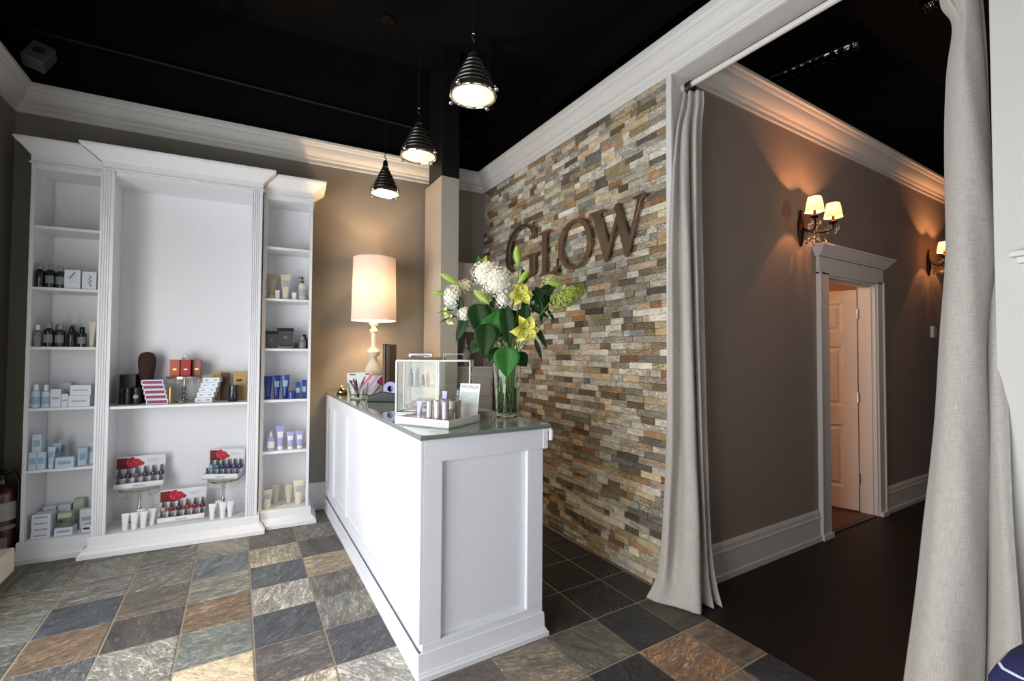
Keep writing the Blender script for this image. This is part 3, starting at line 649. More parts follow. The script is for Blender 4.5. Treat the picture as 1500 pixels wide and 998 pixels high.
for lab, s, o, w_, h_, b_, p_ in (('orange carton with gold lips mark on the cake stand', -1.062,.19,.066,.13,ora,gold), ('bright red carton with white lips mark on the cake stand', -.988,.215,.064,.13,red,capw), ('rose-brown carton at the right edge of the cake stand', -.922,.17,.055,.13,ros,gold), ('narrow copper carton behind the red one', -.955,.12,.05,.128,brn,None)):
    t = carton('gift_carton', lab, 'box', rest(s,o,Zp), w_, .045, h_, b_, None, 'cartons on the cake stand')
    if p_: MB().prism([(-.014,0),(-.006,.006),(0,.004),(.006,.006),(.014,0),(.005,-.007),(-.005,-.007)], -.0232, -.0224, Matrix.Translation((0,0,h_*.42))@Matrix.Rotation(radians(90),4,'X')@Matrix.Scale(-1,4,(0,0,1))).build('lips_print', p_, t)
t = thing('glass_jar', 'small clear glass jar standing behind the cartons on the stand', 'jar', rest(-1.005,.135,Zp), 0)
MB().lathe([(.022,0),(.024,.004),(.024,.135),(.020,.145)],16).build('body', glass, t); MB().lathe([(.022,.146),(.024,.150),(.024,.165),(.012,.172),(.008,.180),(0,.184)],16).build('lid', capw, t)
for k in range(5):
    t = carton('white_box', ['lowest','second lowest','middle','second highest','highest'][k] + ' white box in the stepped white pile', 'box', rest(-.850+.011*k,.25-.006*k,Zm+.0385*k), .115, .09, .038, pw, None, 'stepped white boxes', rz=-TH-.1)
    for sx in (-.03, .03): MB().box(sx-.012,sx+.012,-.0458,-.0448,.016,.021).build('dark_print', ink, t)
t = carton('lips_carton', 'gold carton with a black lips mark, by the right pilaster', 'box', rest(-.620,.17,Zm), .095, .06, .235, tan, None)
MB().prism([(-.026,0),(-.010,.011),(0,.007),(.010,.011),(.026,0),(.010,-.012),(-.010,-.012)], .0303, .0312, Matrix.Translation((-.005,0,.165))@Matrix.Rotation(radians(90),4,'X')).build('lips_print', ink, t)
carton('brown_carton', 'dark brown carton behind the stepped white pile', 'box', rest(-.730,.12,Zm), .05, .06, .225, brn, None)
carton('brown_carton', 'grey-gold carton behind the white pile', 'box', rest(-.790,.12,Zm), .06, .05, .235, tan, blk, ph=.2, pwf=.3)
t = thing('compact_case', 'glossy black round case in front of the gold lips carton', 'make-up', rest(-.655,.28,Zm), 0); MB().lathe([(.036,0),(.038,.004),(.038,.085),(.036,.087)],24).build('body', dk, t); MB().lathe([(.038,.089),(.038,.128),(.034,.132)],24).build('cap', dk, t)

# central unit, bottom (z .138)
Zb = .138
T5 = [(-1.315,.33,'front left sample tube below the plum polishes'),(-1.262,.33,'second sample tube below the plum polishes'),(-1.243,.255,'sample tube set back against the left stand'),(-1.208,.33,'front right sample tube of the left-hand cluster'),(-1.168,.28,'rear right sample tube of the left-hand cluster'),
      (-.775,.335,'front left sample tube below the blue polishes'),(-.740,.27,'sample tube set back by the right stand'),(-.705,.335,'middle sample tube below the blue polishes'),(-.655,.32,'rightmost sample tube, near the right pilaster')]
for k, (s, o, lab) in enumerate(T5):
    squeeze('sample_tube', 'small white ' + lab, 'tube', rest(s,o,Zb), .050, .12, capw, capw, None, 'small white sample tubes')
cake_stand('silver cake stand at lower left carrying plum nail polishes', rest(-1.275,.16,Zb), .120, .27)
cake_stand('silver cake stand at lower right carrying blue nail polishes', rest(-.722,.17,Zb), .110, .275)
rosem = mat('rose_print', 'b3122a', .5, var=.55, nscale=35); rosed = mat('dark_rose_print', '7c0f22', .5, var=.3); cardw = mat('white_card', 'dfe1e4', .5, var=.02)
capn = mat('polish_cap', '3b3a42', .25, coat=.4)
def polish_display(label, loc, rz, W, cols_b, cols_f, where, card_dx=0, hh=.225):
    t = thing('polish_display', label, 'display stand', loc, rz, 'stepped nail polish displays'); D = .12
    MB().box(-W/2,W/2,-D/2,D/2,0,.012).box(-W/2,W/2,-D/2,-D/2+.003,.0,.045).box(-W/2,-W/2+.003,-D/2,D/2,0,.045).box(W/2-.003,W/2,-D/2,D/2,0,.045).box(-W/2,W/2,0,D/2,0,.070).build('tray', cardw, t)
    MB().box(-W*.12,W*.12,-D/2-.0006,-D/2,.018,.027).build('printed_panel', gry, t)
    hc = MB().box(-W/2+card_dx,W/2+card_dx,D/2-.004,D/2,0,hh).build('header_card', cardw, t)
    # rose motif on the card
    y = D/2-.0043; x0_ = -W/2+card_dx
    MB().box(x0_,x0_+W*.36,y-.0004,y,hh-.092,hh-.010).build('red_field', rosed, hc)
    ml_, md_ = MB(), MB()
    for q_, (cx, cz, r, a_) in enumerate(((.10,-.050,.040,.2),(.085,-.030,.028,.9),(.125,-.040,.027,-.5),(.115,-.068,.028,.4),(.145,-.058,.024,-.2),(.10,-.052,.017,.0))):
        n = 20; yy = y-.0008-.0004*q_; cc, ss = cos(a_), sin(a_)
        for sc_, mm2, dy in ((1.0, ml_, 0), (.86, md_, -.0002)):
            vs = []
            for i_ in range(n):
                t_ = 2*pi*i_/n; ex = r*sc_*cos(t_)*(1+.08*sin(3*t_)); ez = r*sc_*.72*sin(t_)-(1-sc_)*r*.25
                vs.append((x0_+cx*W/.30+ex*cc-ez*ss, yy+dy, hh+cz+ex*ss+ez*cc))
            mm2.add(vs, [tuple(range(n))])
    ml_.build('rose_edges', mat('rose_light','e0506a',.5,var=.3,nscale=40), hc); md_.build('rose_petals', rosem, hc)
    m = MB()
    for r_, wd in ((-.030,.22),(-.040,.26),(-.050,.18)): m.box(W*.12+card_dx,W*(.12+wd)+card_dx,y-.0003,y+.0003,hh+r_-.003,hh+r_)
    m.build('printed_lines', gry, hc)
    M_ = Matrix.Translation(loc) @ Matrix.Rotation(rz, 4, 'Z')
    for rw, cs, yy, zz in ((0, cols_b, .028, .0705), (1, cols_f, -.030, .0125)):
        for k, c in enumerate(cs):
            if c is None: continue
            x = (k-(len(cs)-1)/2)*(W-.045)/(len(cs)-1)
            p_ = M_ @ Vector((x, yy, zz))
            b = thing('nail_polish', f"{c[0]} nail polish, {ORD[k]} from left, {'front' if rw else 'back'} row, {where}", 'nail polish', p_, rz, 'nail polishes on the ' + where)
            pm = mat('polish_'+c[0].replace(' ', '_')+c[1], c[1], .12, coat=.8, var=.04)
            MB().lathe([(.015,0),(.018,.003),(.0195,.015),(.016,.028),(.007,.034),(.007,.037)],14).build('bottle', pm, b)
            MB().lathe([(.0105,.034),(.0105,.040),(.0066,.074),(.005,.078)],12).build('cap', capn, b)
    return t
pl = lambda *a: [('dark plum', x) for x in a]
polish_display('white stepped display with rose card on the lower left stand', rest(-1.272,.17,Zb+.2705), -TH+.12, .30,
    [('dark plum','3a2430'),('plum black','2a2028'),('mauve grey','5f5660'),('plum black','2c232c'),('smoky plum','443846'),('dark plum','33242e')],
    [('smoky mauve','6b5a62'),('pearl beige','9a8a7c'),('dark mauve','4a3c48'),('grey mauve','6f6470'),('violet grey','564c60'),('dark violet','3c3448')], 'lower left rose display')
polish_display('white stepped display with rose card between the two lower stands', rest(-.985,.24,Zb), -TH+.05, .30,
    [('clear pink','c9a0a8'),('crimson','9c1226'),('black cherry','3a0c16'),('scarlet','b81420'),('ruby','8c1020'),('dark red','6a0c18')],
    [('pale lilac','b9a9b8'),('hot pink','c01c54'),('deep wine','4a0c1c'),('bright red','c41c22'),('cherry red','b01420'),('tomato red','c22a24')], 'centre rose display')
polish_display('white stepped display with rose card on the lower right stand', rest(-.722,.17,Zb+.2755), -TH-.32, .27,
    [('pale teal','8fc0c4'),('teal','2a8a90'),('navy','1c2c6a'),('indigo','30286c'),('violet','5a3a8a'),('purple','4c2a78')],
    [('silver blue','9cc4dc'),('pale aqua','b8d8d4'),('emerald','0f6a44'),('cobalt','1a3fa0'),('periwinkle','8a90d0'),('dark violet','3a2c6c')], 'lower right rose display')

# ------------------------------------------------------------------ things left of the cabinets
t = thing('fire_extinguisher', 'red fire extinguisher in the dark corner beside the shelving', 'fire extinguisher', (-1.375, 4.50, .0), 0)
exr = mat('extinguisher_red', '3a0b08', .3, var=.1, coat=.4)  # red darkened to carry the shade of the corner
MB().lathe([(.075,0),(.082,.008),(.082,.46),(.078,.49),(.055,.525),(.028,.54),(.026,.57)],28).build('cylinder', exr, t)
MB().lathe([(.0828,.30),(.0828,.42)],28).build('upper_label', mat('silver_label','9a948a',.5,var=.3,nscale=50), t)
MB().lathe([(.0835,.24),(.0835,.265)],28).build('band', mat('band_grey','7c766c',.5), t)
m = MB(); m.box(.02,.06,-.0835,-.0825,.10,.19); m.build('inspection_tag', mat('tag_grey','8a7f72',.6), t)
MB().lathe([(.02,.57),(.022,.60),(.014,.61)],14).box(-.012,.012,-.085,.03,.615,.63).build('valve', blackm, t)
MB().tube([(0,-.01,.625),(.0,-.05,.655),(0,-.10,.66)], .006).build('lever', blackm, t)
MB().tube([(.02,0,.60),(.06,.0,.62),(.088,-.01,.55),(.090,-.01,.35),(.088,-.01,.2)], .010).build('hose', blackm, t)
# low cream plinth by the left wall
t = thing('low_bench', 'low cream bench running along the left wall at the frame edge', 'bench', (-1.33, 3.0, 0), 0)
MB().box(-.115,.125,-1.3,1.16,.0,.045).build('plinth', mat('bench_base_brown','5d564c',.8), t)  # base in a darker brown-grey than the seat
MB().box(-.12,.13,-1.32,1.165,.045,.20).build('seat', mat('cream_upholstery','cfc7b6',.85,var=.06,bump=.3,bscale=300), t, bevel=.012)
# little speaker in the corner above the crown
t = thing('wall_speaker', 'small grey speaker tilted above the crown in the back left corner', 'speaker', wl(-1.925, .17, 3.59), 0)
mm = Matrix.Rotation(radians(14),4,'Y') @ Matrix.Rotation(radians(-28),4,'X')
MB().box(-.062,.062,-.05,.05,-.095,.095,mm).build('cabinet', mat('speaker_grey','636361',.6), t, bevel=.006)
MB().lathe([(.032,0),(.034,.002),(.028,.004),(0,.002)],24,M=mm@Matrix.Translation((0,-.05,.01))@Matrix.Rotation(radians(90),4,'X')).build('cone', mat('speaker_cone','333333',.6), t)
MB().tube([(0,.03,-.04),(.0,.06,-.10),(0,.06,-.125)], .008).box(-.04,.04,.02,.10,-.135,-.125).build('bracket', blackm, t)

# ------------------------------------------------------------------ reception counter
t = thing('reception_counter', 'long white panelled reception counter with a glass sheet on top', 'counter', (0,0,0), 0)
MB().prism([(.725,2.006),(1.365,2.006),(1.365,4.49),(.725,4.55)], .0, 1.062).build('carcass', paint_ctr, t, bevel=.001)
m = MB()
m.box(.710,.725,1.98,4.545,.155,.214); m.box(.710,.725,1.98,4.545,.965,1.062)
for y0, y1 in ((1.98,2.07),(2.51,2.60),(3.06,3.15),(3.61,3.70),(4.15,4.24),(4.50,4.545)): m.box(.710,.7249,y0,y1,.214,.965)
m.build('side_panelling', paint_ctr, t, bevel=.002)
m = MB()
m.box(.7251,1.375,1.98,2.005,.115,.152); m.box(.7251,.815,1.98,2.005,.152,.957); m.box(1.28,1.375,1.98,2.005,.152,.957); m.box(.7251,1.375,1.98,2.005,.957,1.062)
m.build('end_panelling', paint_ctr, t, bevel=.002)
m = MB(); rr = [[] for _ in range(4)]
for o, zz in [(0,0),(.026,0),(.026,.022),(.018,.028),(.018,.034),(.012,.040),(.010,.046),(.008,.115),(0,.118)]:
    for k, (x, y) in enumerate(((.710-o*.35,4.545),(.710-o*.35,1.982-o),(1.375+o,1.982-o),(1.375+o,4.45))): rr[k].append(Vector((x,y,zz)))
m.loft(rr); m.build('base_moulding', paint_ctr, t, ang=22)
m = MB(); m.box(1.376,1.404,1.975,4.45,.957,1.062); m.build('right_apron', paint_ctr, t, bevel=.002)
MB().tube([(1.412,1.972,1.062),(1.418,1.968,1.045),(1.416,1.968,1.00)], [.010,.012,.010]).build('rolled_edge_strip', paint_ctr, t)
MB().prism([(.700,1.962),(1.412,1.962),(1.412,4.485),(.700,4.55)], 1.0625, 1.083).build('top_slab', mat('counter_top_paint','7c7f7a',.4,var=.25,nscale=5), t, bevel=.002)
t = thing('glass_sheet', 'thin greenish glass sheet covering the counter top', 'glass top', (0,0,0), 0)
MB().prism([(.692,1.925),(1.385,1.925),(1.385,4.485),(.692,4.545)], 1.0835, 1.092).build('pane', mat('sheet_glass','c9e0d6',.02,var=0,trans=.75,ior=1.5,coat=.3), t, bevel=.001)
ZC = 1.0925

# ------------------------------------------------------------------ table lamp
t = thing('table_lamp', 'tall white turned table lamp with drum shade on the counter end', 'lamp', (1.045,4.18,ZC), 0)
lw = mat('lamp_ceramic','ddd6c8',.25,var=.03,coat=.3)
MB().lathe([(.075,0),(.078,.008),(.07,.02),(.05,.04),(.046,.05),(.075,.09),(.085,.14),(.075,.20),(.050,.26),(.030,.30),(.026,.315),(.050,.335),(.058,.36),(.048,.385),(.026,.40),(.022,.42),(.020,.52),(.024,.535),(.034,.545),(.036,.56),(.022,.575),(.020,.59),(.040,.61),(.042,.62),(.012,.625),(.010,.66)],28).build('turned_base', lw, t)
m = bpy.data.materials.new('lamp_shade_fabric'); m.use_nodes = True; N = m.node_tree.nodes; Lk = m.node_tree.links
for n_ in list(N): N.remove(n_)
out = N.new('ShaderNodeOutputMaterial'); mxs = N.new('ShaderNodeMixShader'); df = N.new('ShaderNodeBsdfDiffuse'); tr = N.new('ShaderNodeBsdfTranslucent')
df.inputs[0].default_value = (*lin('e4d6cf'),1); tr.inputs[0].default_value = (*lin('f0ddd0'),1); mxs.inputs[0].default_value = .04
wv = N.new('ShaderNodeTexNoise'); wv.inputs['Scale'].default_value = 200; bp = N.new('ShaderNodeBump'); bp.inputs['Strength'].default_value=.2; bp.inputs['Distance'].default_value=.001; Lk.new(wv.outputs[0],bp.inputs['Height']); Lk.new(bp.outputs[0],df.inputs['Normal'])
Lk.new(df.outputs[0],mxs.inputs[1]); Lk.new(tr.outputs[0],mxs.inputs[2]); Lk.new(mxs.outputs[0],out.inputs[0])
shade_fab = m
MB().loft([[Vector((r*cos(2*pi*k/48), r*sin(2*pi*k/48), z)) for k in range(48)] for r, z in ((.196,.645),(.184,1.205))], True, False).build('lamp_shade', shade_fab, t)
m = MB()
for r, z in ((.196,.645),(.184,1.205)): m.tube([(r*cos(2*pi*k/40), r*sin(2*pi*k/40), z) for k in range(41)], .003, 6)
for k in range(3):
    a = 2*pi*k/3; m.tube([(0,0,1.19),(.184*cos(a),.184*sin(a),1.20)], .002, 6)
m.tube([(0,0,.66),(0,0,1.20)], .004, 6)
m.build('shade_frame', trimw, t)
def point(name, loc, power, color, rad=.03, parent=None):
    l = bpy.data.lights.new(name, 'POINT'); l.energy = power; l.color = color; l.shadow_soft_size = rad
    o = bpy.data.objects.new(name, l); COL.objects.link(o); o.location = loc
    if parent: o.parent = parent
    return o
MB().ball((0,0,.80), .03, 16, 1.3).build('bulb', mat('warm_bulb','fff0d0',.4,emit='ffd8a0',estr=6), t)
point('lamp_light', (0,0,.92), 46, (1.0,.69,.37), .04, t)

# ------------------------------------------------------------------ small things on the counter
# monitor seen edge-on
t = thing('computer_monitor', 'dark flat monitor turned away beside the white lamp', 'monitor', (1.115,3.90,ZC), radians(62))
MB().box(-.22,.22,-.012,.012,.03,.43).build('screen', mat('monitor_dark','26211e',.25), t, bevel=.006)
MB().box(-.20,.20,-.0135,-.012,.05,.415).build('display', mat('display_black','0c0c0e',.08), t)
MB().box(-.03,.03,.005,.03,.0,.12).box(-.10,.10,-.06,.09,0,.008).build('stand', blackm, t)
# tape dispenser / desk tray
t = thing('tape_dispenser', 'black tape dispenser with a shiny blue roll beside the glass case', 'tape dispenser', (.955,3.36,ZC), radians(-35))
MB().prism([(-.15,0),(.11,0),(.12,.035),(.07,.06),(-.03,.075),(-.14,.045)], -.04, .04, Matrix.Rotation(radians(90),4,'X')).build('body', mat('gloss_black','0a0a0c',.3,spec=.3), t, bevel=.004)
MB().lathe([(.022,-.018),(.052,-.018),(.052,.018),(.022,.018),(.022,-.018)],28,M=Matrix.Translation((.02,-.01,.095))@Matrix.Rotation(radians(90),4,'X')).build('tape_roll', mat('blue_tape','141f8c',.12,coat=.8), t)
# call bell
t = thing('call_bell', 'small brass call bell on the far left of the counter', 'bell', (.765,4.10,ZC), 0)
MB().lathe([(.042,0),(.044,.004),(.044,.012),(.038,.016),(.03,.017)],28).build('base', capb, t)
MB().lathe([(.040,.018),(.040,.024),(.036,.040),(.024,.053),(.008,.060),(0,.061)],28).build('dome', mat('brass','b79a62',.15,1.0), t)
MB().lathe([(.003,.060),(.003,.072),(.006,.074),(.005,.08),(0,.082)],10).build('plunger', chrome, t)
# glass cup with brushes and pens
t = thing('glass_cup', 'clear glass cup holding brushes and pens near the bell', 'cup', (.800,3.66,ZC), 0)
MB().lathe([(.056,0),(.060,.004),(.080,.125),(.078,.125),(.057,.009),(0,.009)],28).build('body', glass, t)
pk = mat('pink_plastic','b05a6a',.35); 
for k, (a, r, h, mm_, lab) in enumerate([(0.3,.020,.15,pk,'pink handled make-up brush leaning in the glass cup'),(1.6,.022,.13,capb,'black pen leaning back in the glass cup'),(2.7,.020,.125,mat('dark_plum_plastic','3a1c28',.3),'dark plum pencil leaning left in the glass cup'),(3.9,.020,.14,mat('copper_plastic','9a4a34',.3),'copper pencil in the glass cup'),(5.1,.018,.12,vio,'lavender pen in the front of the glass cup')]):
    b = thing('pencil' if k else 'makeup_brush', lab, 'pencil' if k else 'brush', (.800,3.66,ZC), 0, 'pens and pencils in the glass cup')
    p0_ = Vector((-.6*r*cos(a),-.6*r*sin(a),.018)); p1_ = Vector((3.2*r*cos(a),3.2*r*sin(a),h*1.18))
    MB().tube([p0_, lerp(p0_,p1_,.86)], .007).build('shaft', mm_, b); MB().tube([lerp(p0_,p1_,.86), lerp(p0_,p1_,.93), p1_], [.005,.004,.001]).build('tip', capb, b)
# card rack with striped leaflets
t = thing('leaflet_rack', 'small clear rack of pink and white leaflets behind the glass cup', 'leaflet rack', (.905,3.97,ZC), radians(-20))
MB().box(-.10,.10,-.04,.05,0,.006).box(-.10,.10,.046,.05,0,.10).box(-.10,.10,-.04,-.037,0,.05).build('holder', glass, t)
lp = [mat('pink_leaflet','d37a94',.5,var=.1), mat('pale_leaflet','d8cfd8',.5,var=.05), mat('lilac_leaflet','b6a6c8',.5,var=.05), mat('crimson_leaflet','94102c',.4)]
t2 = thing('leaflet', 'large white leaflet with dark print standing at the back of the rack', 'leaflet', (.905,3.97,ZC), radians(-20), 'leaflets in the counter rack')
MB().box(-.12,.06,.028,.034,.008,.19,Matrix.Rotation(radians(-4),4,'Y')).build('sheet', cardw, t2); MB().box(-.11,-.06,.0272,.028,.165,.175).box(.02,.05,.0272,.028,.17,.18).box(-.115,-.08,.0272,.028,.11,.12).build('printed_lines', ink, t2)
for k, (x, m_, lab) in enumerate([(-.045,lp[0],'pink leaflet fanned at the left of the rack'),(-.015,lp[1],'pale leaflet fanned next to the pink one'),(.015,lp[2],'lilac leaflet fanned in the middle of the rack'),(.045,lp[1],'pale leaflet fanned right of the lilac one'),(.07,lp[0],'pink leaflet leaning at the right of the rack')]):
    t2 = thing('leaflet', lab, 'leaflet', (.905,3.97,ZC), radians(-20), 'leaflets in the counter rack')
    R_ = Matrix.Translation((x,0,.010)) @ Matrix.Rotation(radians(38),4,'Y')
    MB().box(-.016,.020,.010-.008*k,.0115-.008*k,.0,.19,R_).build('sheet', m_, t2)
for k, (x, y, lab) in enumerate([(.105,-.06,'crimson-capped tube lying highest at the right of the rack'),(.065,-.075,'crimson-capped tube lying beside the leaflets')]):
    t2 = thing('gloss_tube', lab, 'make-up', (.905,3.97,ZC), radians(-20), 'crimson-capped tubes')
    R_ = Matrix.Translation((x,y,.004)) @ Matrix.Rotation(radians(38),4,'Y')
    MB().box(-.016,.016,-.012,.012,0,.12,R_).build('body', lp[1], t2, bevel=.003); MB().box(-.024,.024,-.016,.016,.12,.18,R_).build('cap', lp[3], t2, bevel=.003)

# glass display case on the counter
casep = Vector((.80,2.68,ZC)); cdir = Vector((1.18-.80, 2.45-2.68, 0)); ca = atan2(cdir.y, cdir.x); CW = cdir.length
t = thing('glass_display_case', 'silver-framed glass display case with two fronts on the counter', 'display case', casep, ca)
CD, CH = .20, .318; fr = mat('case_frame','c4c4c0',.3,.9,var=.05)
m = MB(); e = .0042
for x in (0, CW*.535, CW*.56, CW-2*e): m.box(x,x+2*e,0,2*e,.0,CH)
for x in (0, CW-2*e): m.box(x,x+2*e,CD-2*e,CD,0,CH)
for z in (0, CH-2*e):
    m.box(0,CW,0,2*e,z,z+2*e); m.box(0,CW,CD-2*e,CD,z,z+2*e); m.box(0,2*e,0,CD,z,z+2*e); m.box(CW-2*e,CW,0,CD,z,z+2*e)
m.build('frame', fr, t, bevel=.001)
m = MB()
for x0, x1, y0, y1, z0, z1 in ((.012,CW*.53,.005,.008,.012,CH-.012),(CW*.59,CW-.012,.005,.008,.012,CH-.012),(.004,.007,.012,CD-.012,.012,CH-.012),(CW-.007,CW-.004,.012,CD-.012,.012,CH-.012),(.012,CW-.012,.012,CD-.012,CH-.008,CH-.005),(.012,CW-.012,CD-.008,CD-.005,.012,CH-.012)):
    pnm = MB().box(x0,x1,y0,y1,z0,z1).build('pane', glass, t)
MB().box(.012,CW-.012,.012,CD-.012,.158,.162).build('glass_shelf', glass, t)
Mc = Matrix.Translation(casep) @ Matrix.Rotation(ca,4,'Z')
for k, (x, y, z, r, h, m_, lab) in enumerate([(.07,.10,.1625,.014,.10,capn,'dark slim bottle on the glass shelf inside the case'),(.14,.11,.1625,.012,.065,capn,'short dark bottle on the glass shelf inside the case'),(.36,.10,.0045,.016,.13,vio,'lavender bottle standing inside the right half of the case')]):
    bottle('sample_bottle', lab, 'bottle', Mc @ Vector((x,y,z)), r*2, h, m_, capw if k == 2 else capb, None, 'bottles inside the glass case')
t2 = thing('ribbon_coil', 'pink and white ribbons coiled on the floor of the glass case', 'ribbon', Mc @ Vector((.13,.09,.0045)), ca)
for k in range(3):
    MB().tube([(.05*cos(a)*(1+.2*k)-.01*k, .03*sin(a), .010+.045*abs(sin(a*.5+k))) for a in [2*pi*i/20 for i in range(20)]], .004, 6).build('ribbon_loop', [lp[0], lp[1], pk][k], t2)
# trays lying on top of the case
zt = ZC+CH+.0005
t = thing('wooden_tray', 'small brown wooden tray with white card on top of the glass case', 'tray', Mc @ Vector((.15,.10,0)) + Vector((0,0,zt-ZC)), ca+.1)
MB().box(-.11,.13,-.05,.05,0,.006).box(-.11,.13,-.05,-.045,.006,.016).box(-.11,.13,.045,.05,.006,.016).build('tray', mat('tray_wood','8a6a44',.4,var=.3,nscale=30), t, bevel=.002)
t = thing('white_card_box', 'flat white box with black scroll lying in the wooden tray', 'box', Mc @ Vector((.13,.10,0)) + Vector((0,0,zt-ZC+.0068)), ca+.1)
MB().box(-.07,.07,-.035,.035,0,.030).build('box', cardw, t, bevel=.002); MB().tube([(.055*cos(a),-.0362,.012+.010*sin(a)) for a in [pi*i/10 for i in range(11)]], .0025, 6).box(-.055,.02,-.0362,-.035,.008,.014).build('scroll_print', ink, t)
t = thing('wire_frame_holder', 'empty silver wire holder beside the white card box', 'holder', Mc @ Vector((.335,.10,0)) + Vector((0,0,zt-ZC)), ca)
m = MB()
for y in (-.04,.04): m.tube([(-.06,y,.003),(-.06,y,.035),(.06,y,.035),(.06,y,.003)], .002, 6)
for x in (-.06,.06): m.tube([(x,-.04,.035),(x,.04,.035)], .002, 6); m.tube([(x,-.04,.003),(x,.04,.003)], .002, 6)
m.build('wire', silver, t)

# white tester tray in front of the case
tp = Vector((.693,2.303,ZC)); td = Vector((.864-.693, 2.022-2.303, 0)); ta = atan2(td.y, td.x)
t = thing('tester_tray', 'white cardboard tester tray with header card on the counter corner', 'display stand', tp, ta)
TW, TD = .328, .275
m = MB(); m.box(0,TW,0,TD,0,.008); m.box(0,TW,0,.004,0,.040); m.box(0,TW,TD-.004,TD,0,.036); m.box(0,.004,0,TD,0,.040); m.box(TW-.004,TW,0,TD,0,.040); m.box(0,TW*.35,.004,.12,.008,.030)
m.build('tray', mat('tray_card','e6e6e4',.45,var=.02), t, bevel=.001)
hd = MB().box(TW-.125,TW,0,.003,0,.195,Matrix.Translation((0.0,TD-.03,.006))@Matrix.Rotation(radians(-10),4,'X')).build('header_card', cardw, t)
def text_mesh(body, size, ext, name, mt, parent, M, spacing=1.0):
    cu = bpy.data.curves.new(name, 'FONT'); cu.body = body; cu.size = size; cu.extrude = ext; cu.align_x = 'CENTER'; cu.space_character = spacing
    to = bpy.data.objects.new(name+'_tmp', cu); COL.objects.link(to); dg = bpy.context.evaluated_depsgraph_get()
    me = bpy.data.meshes.new_from_object(to.evaluated_get(dg)); bpy.data.objects.remove(to)
    me.transform(M); me.materials.clear(); me.materials.append(mt)
    o = bpy.data.objects.new(name, me); COL.objects.link(o); o.parent = parent; return o
HM = Matrix.Translation((TW-.0625,TD-.03,.006))@Matrix.Rotation(radians(-10),4,'X')@Matrix.Translation((0,-.0006,.168))@Matrix.Rotation(radians(90),4,'X')
text_mesh('AVOPLEX', .027, .0004, 'header_lettering', mat('header_ink','6f7478',.5), hd, HM, .95)
m = MB()
HM2 = Matrix.Translation((TW-.0625,TD-.03,.006))@Matrix.Rotation(radians(-10),4,'X')
m.box(-.055,.055,-.0008,0,.075,.150,HM2); m.build('header_picture', mat('header_pale_green','c3cdc6',.5,var=.25,nscale=25,stretch=(1,1,4)), hd)
text_mesh('AVOPLEX', .022, .0003, 'tray_lettering', mat('pale_grey_ink','b4b6ba',.5), t, Matrix.Translation((TW*.80,-.0004,.012))@Matrix.Rotation(radians(90),4,'X'), .95)
Mt = Matrix.Translation(tp) @ Matrix.Rotation(ta,4,'Z')
cyl = mat('pearl_tube','c9c6cc',.22,.5,var=.05); bei = mat('beige_tube','9a8c80',.35,var=.1)
n_ = 0
for r_ in range(3):
    for c_ in range(3):
        x = .175+.048*c_; y = .045+.055*r_
        n_ += 1
        t2 = thing('tester_tube', f"pearl tester tube, {['left','middle','right'][c_]} one in the {['front','middle','rear'][r_]} row of the white tray", 'tube', Mt @ Vector((x,y,.0085)), ta, 'pearl tester tubes')
        MB().lathe([(.013,0),(.013,.02),(.0145,.022),(.0145,.075)],16).build('body', cyl if r_ == 0 else bei, t2); MB().lathe([(.0148,.0755),(.0148,.112),(.013,.114)],16).build('cap', cyl if r_ < 2 else bei, t2)
for k, (x, y, z, h, lab) in enumerate([(.105,.055,.0305,.085,'lavender tester tube standing at the left of the white tray'),(.155,.20,.0085,.15,'tall slim lavender tester at the rear of the white tray')]):
    squeeze('lavender_tester', lab, 'tube', Mt @ Vector((x,y,z)), .034, h, vio, capw, None, 'lavender testers', rz=ta)

# ------------------------------------------------------------------ vase and flowers
VP = Vector((1.31,2.24,ZC)); va = -YAW
t = thing('glass_vase', 'tall clear glass vase full of stems on the counter corner', 'vase', VP, 0)
MB().lathe([(.058,0),(.062,.004),(.066,.06),(.074,.18),(.082,.28),(.088,.345),(.0855,.345),(.0795,.28),(.0715,.18),(.0635,.06),(.058,.018),(0,.016)],40).build('body', glass, t)
MB().lathe([(.0570,.0185),(.0625,.06),(.0700,.17),(0,.17)],40).build('water', glassm('water','f2fbf4',0,1.33), t)
def Fp(x, y, d=0): return Vector((x*.00386, d, y*.00386))      # bouquet frame: right, away, up in 3.86 mm steps
cream = mat('hydrangea_white','e9e8da',.6,var=.08,nscale=40); cream2 = mat('hydrangea_cream','cfc9a6',.6,var=.1,nscale=40); lime = mat('hydrangea_lime','9aa64a',.6,var=.3,nscale=40)
lily = mat('lily_yellow','d9d565',.5,var=.12,nscale=12); lilyp = mat('lily_pale','cfd296',.5,var=.12); budm = mat('bud_green','93b04a',.45,var=.15,nscale=10); leafm = mat('leaf_green','2f6b25',.5,var=.3,nscale=30,spec=.25,bump=.8,bscale=120)
leafd = mat('leaf_dark_green','1d3a18',.5,var=.35,nscale=14,spec=.2); stemm = mat('stem_green','6f8a3c',.5,var=.15); anth = mat('anther_brown','5a3a1c',.7)
def stem(parent, p, k, mt=None, r=.0032):
    a = k*2.399; mouth = Vector((.050*cos(a), .050*sin(a), .345)); bot = Vector((.040*cos(a+1.1), .040*sin(a+1.1), .026))
    if p.z < .36: mouth = Vector((min(.055,max(-.055,p.x)), mouth.y*.6, .352))
    pts = []
    ctrl = [bot, lerp(bot,mouth,.5), mouth, lerp(mouth,p,.5)+Vector((0,0,.02)), p]
    for i in range(4):
        for u in (0,.33,.66): pts.append(lerp(ctrl[i],ctrl[i+1],u))
    pts.append(p)
    MB().tube(pts, r, 7).build('stem', mt or stemm, parent)
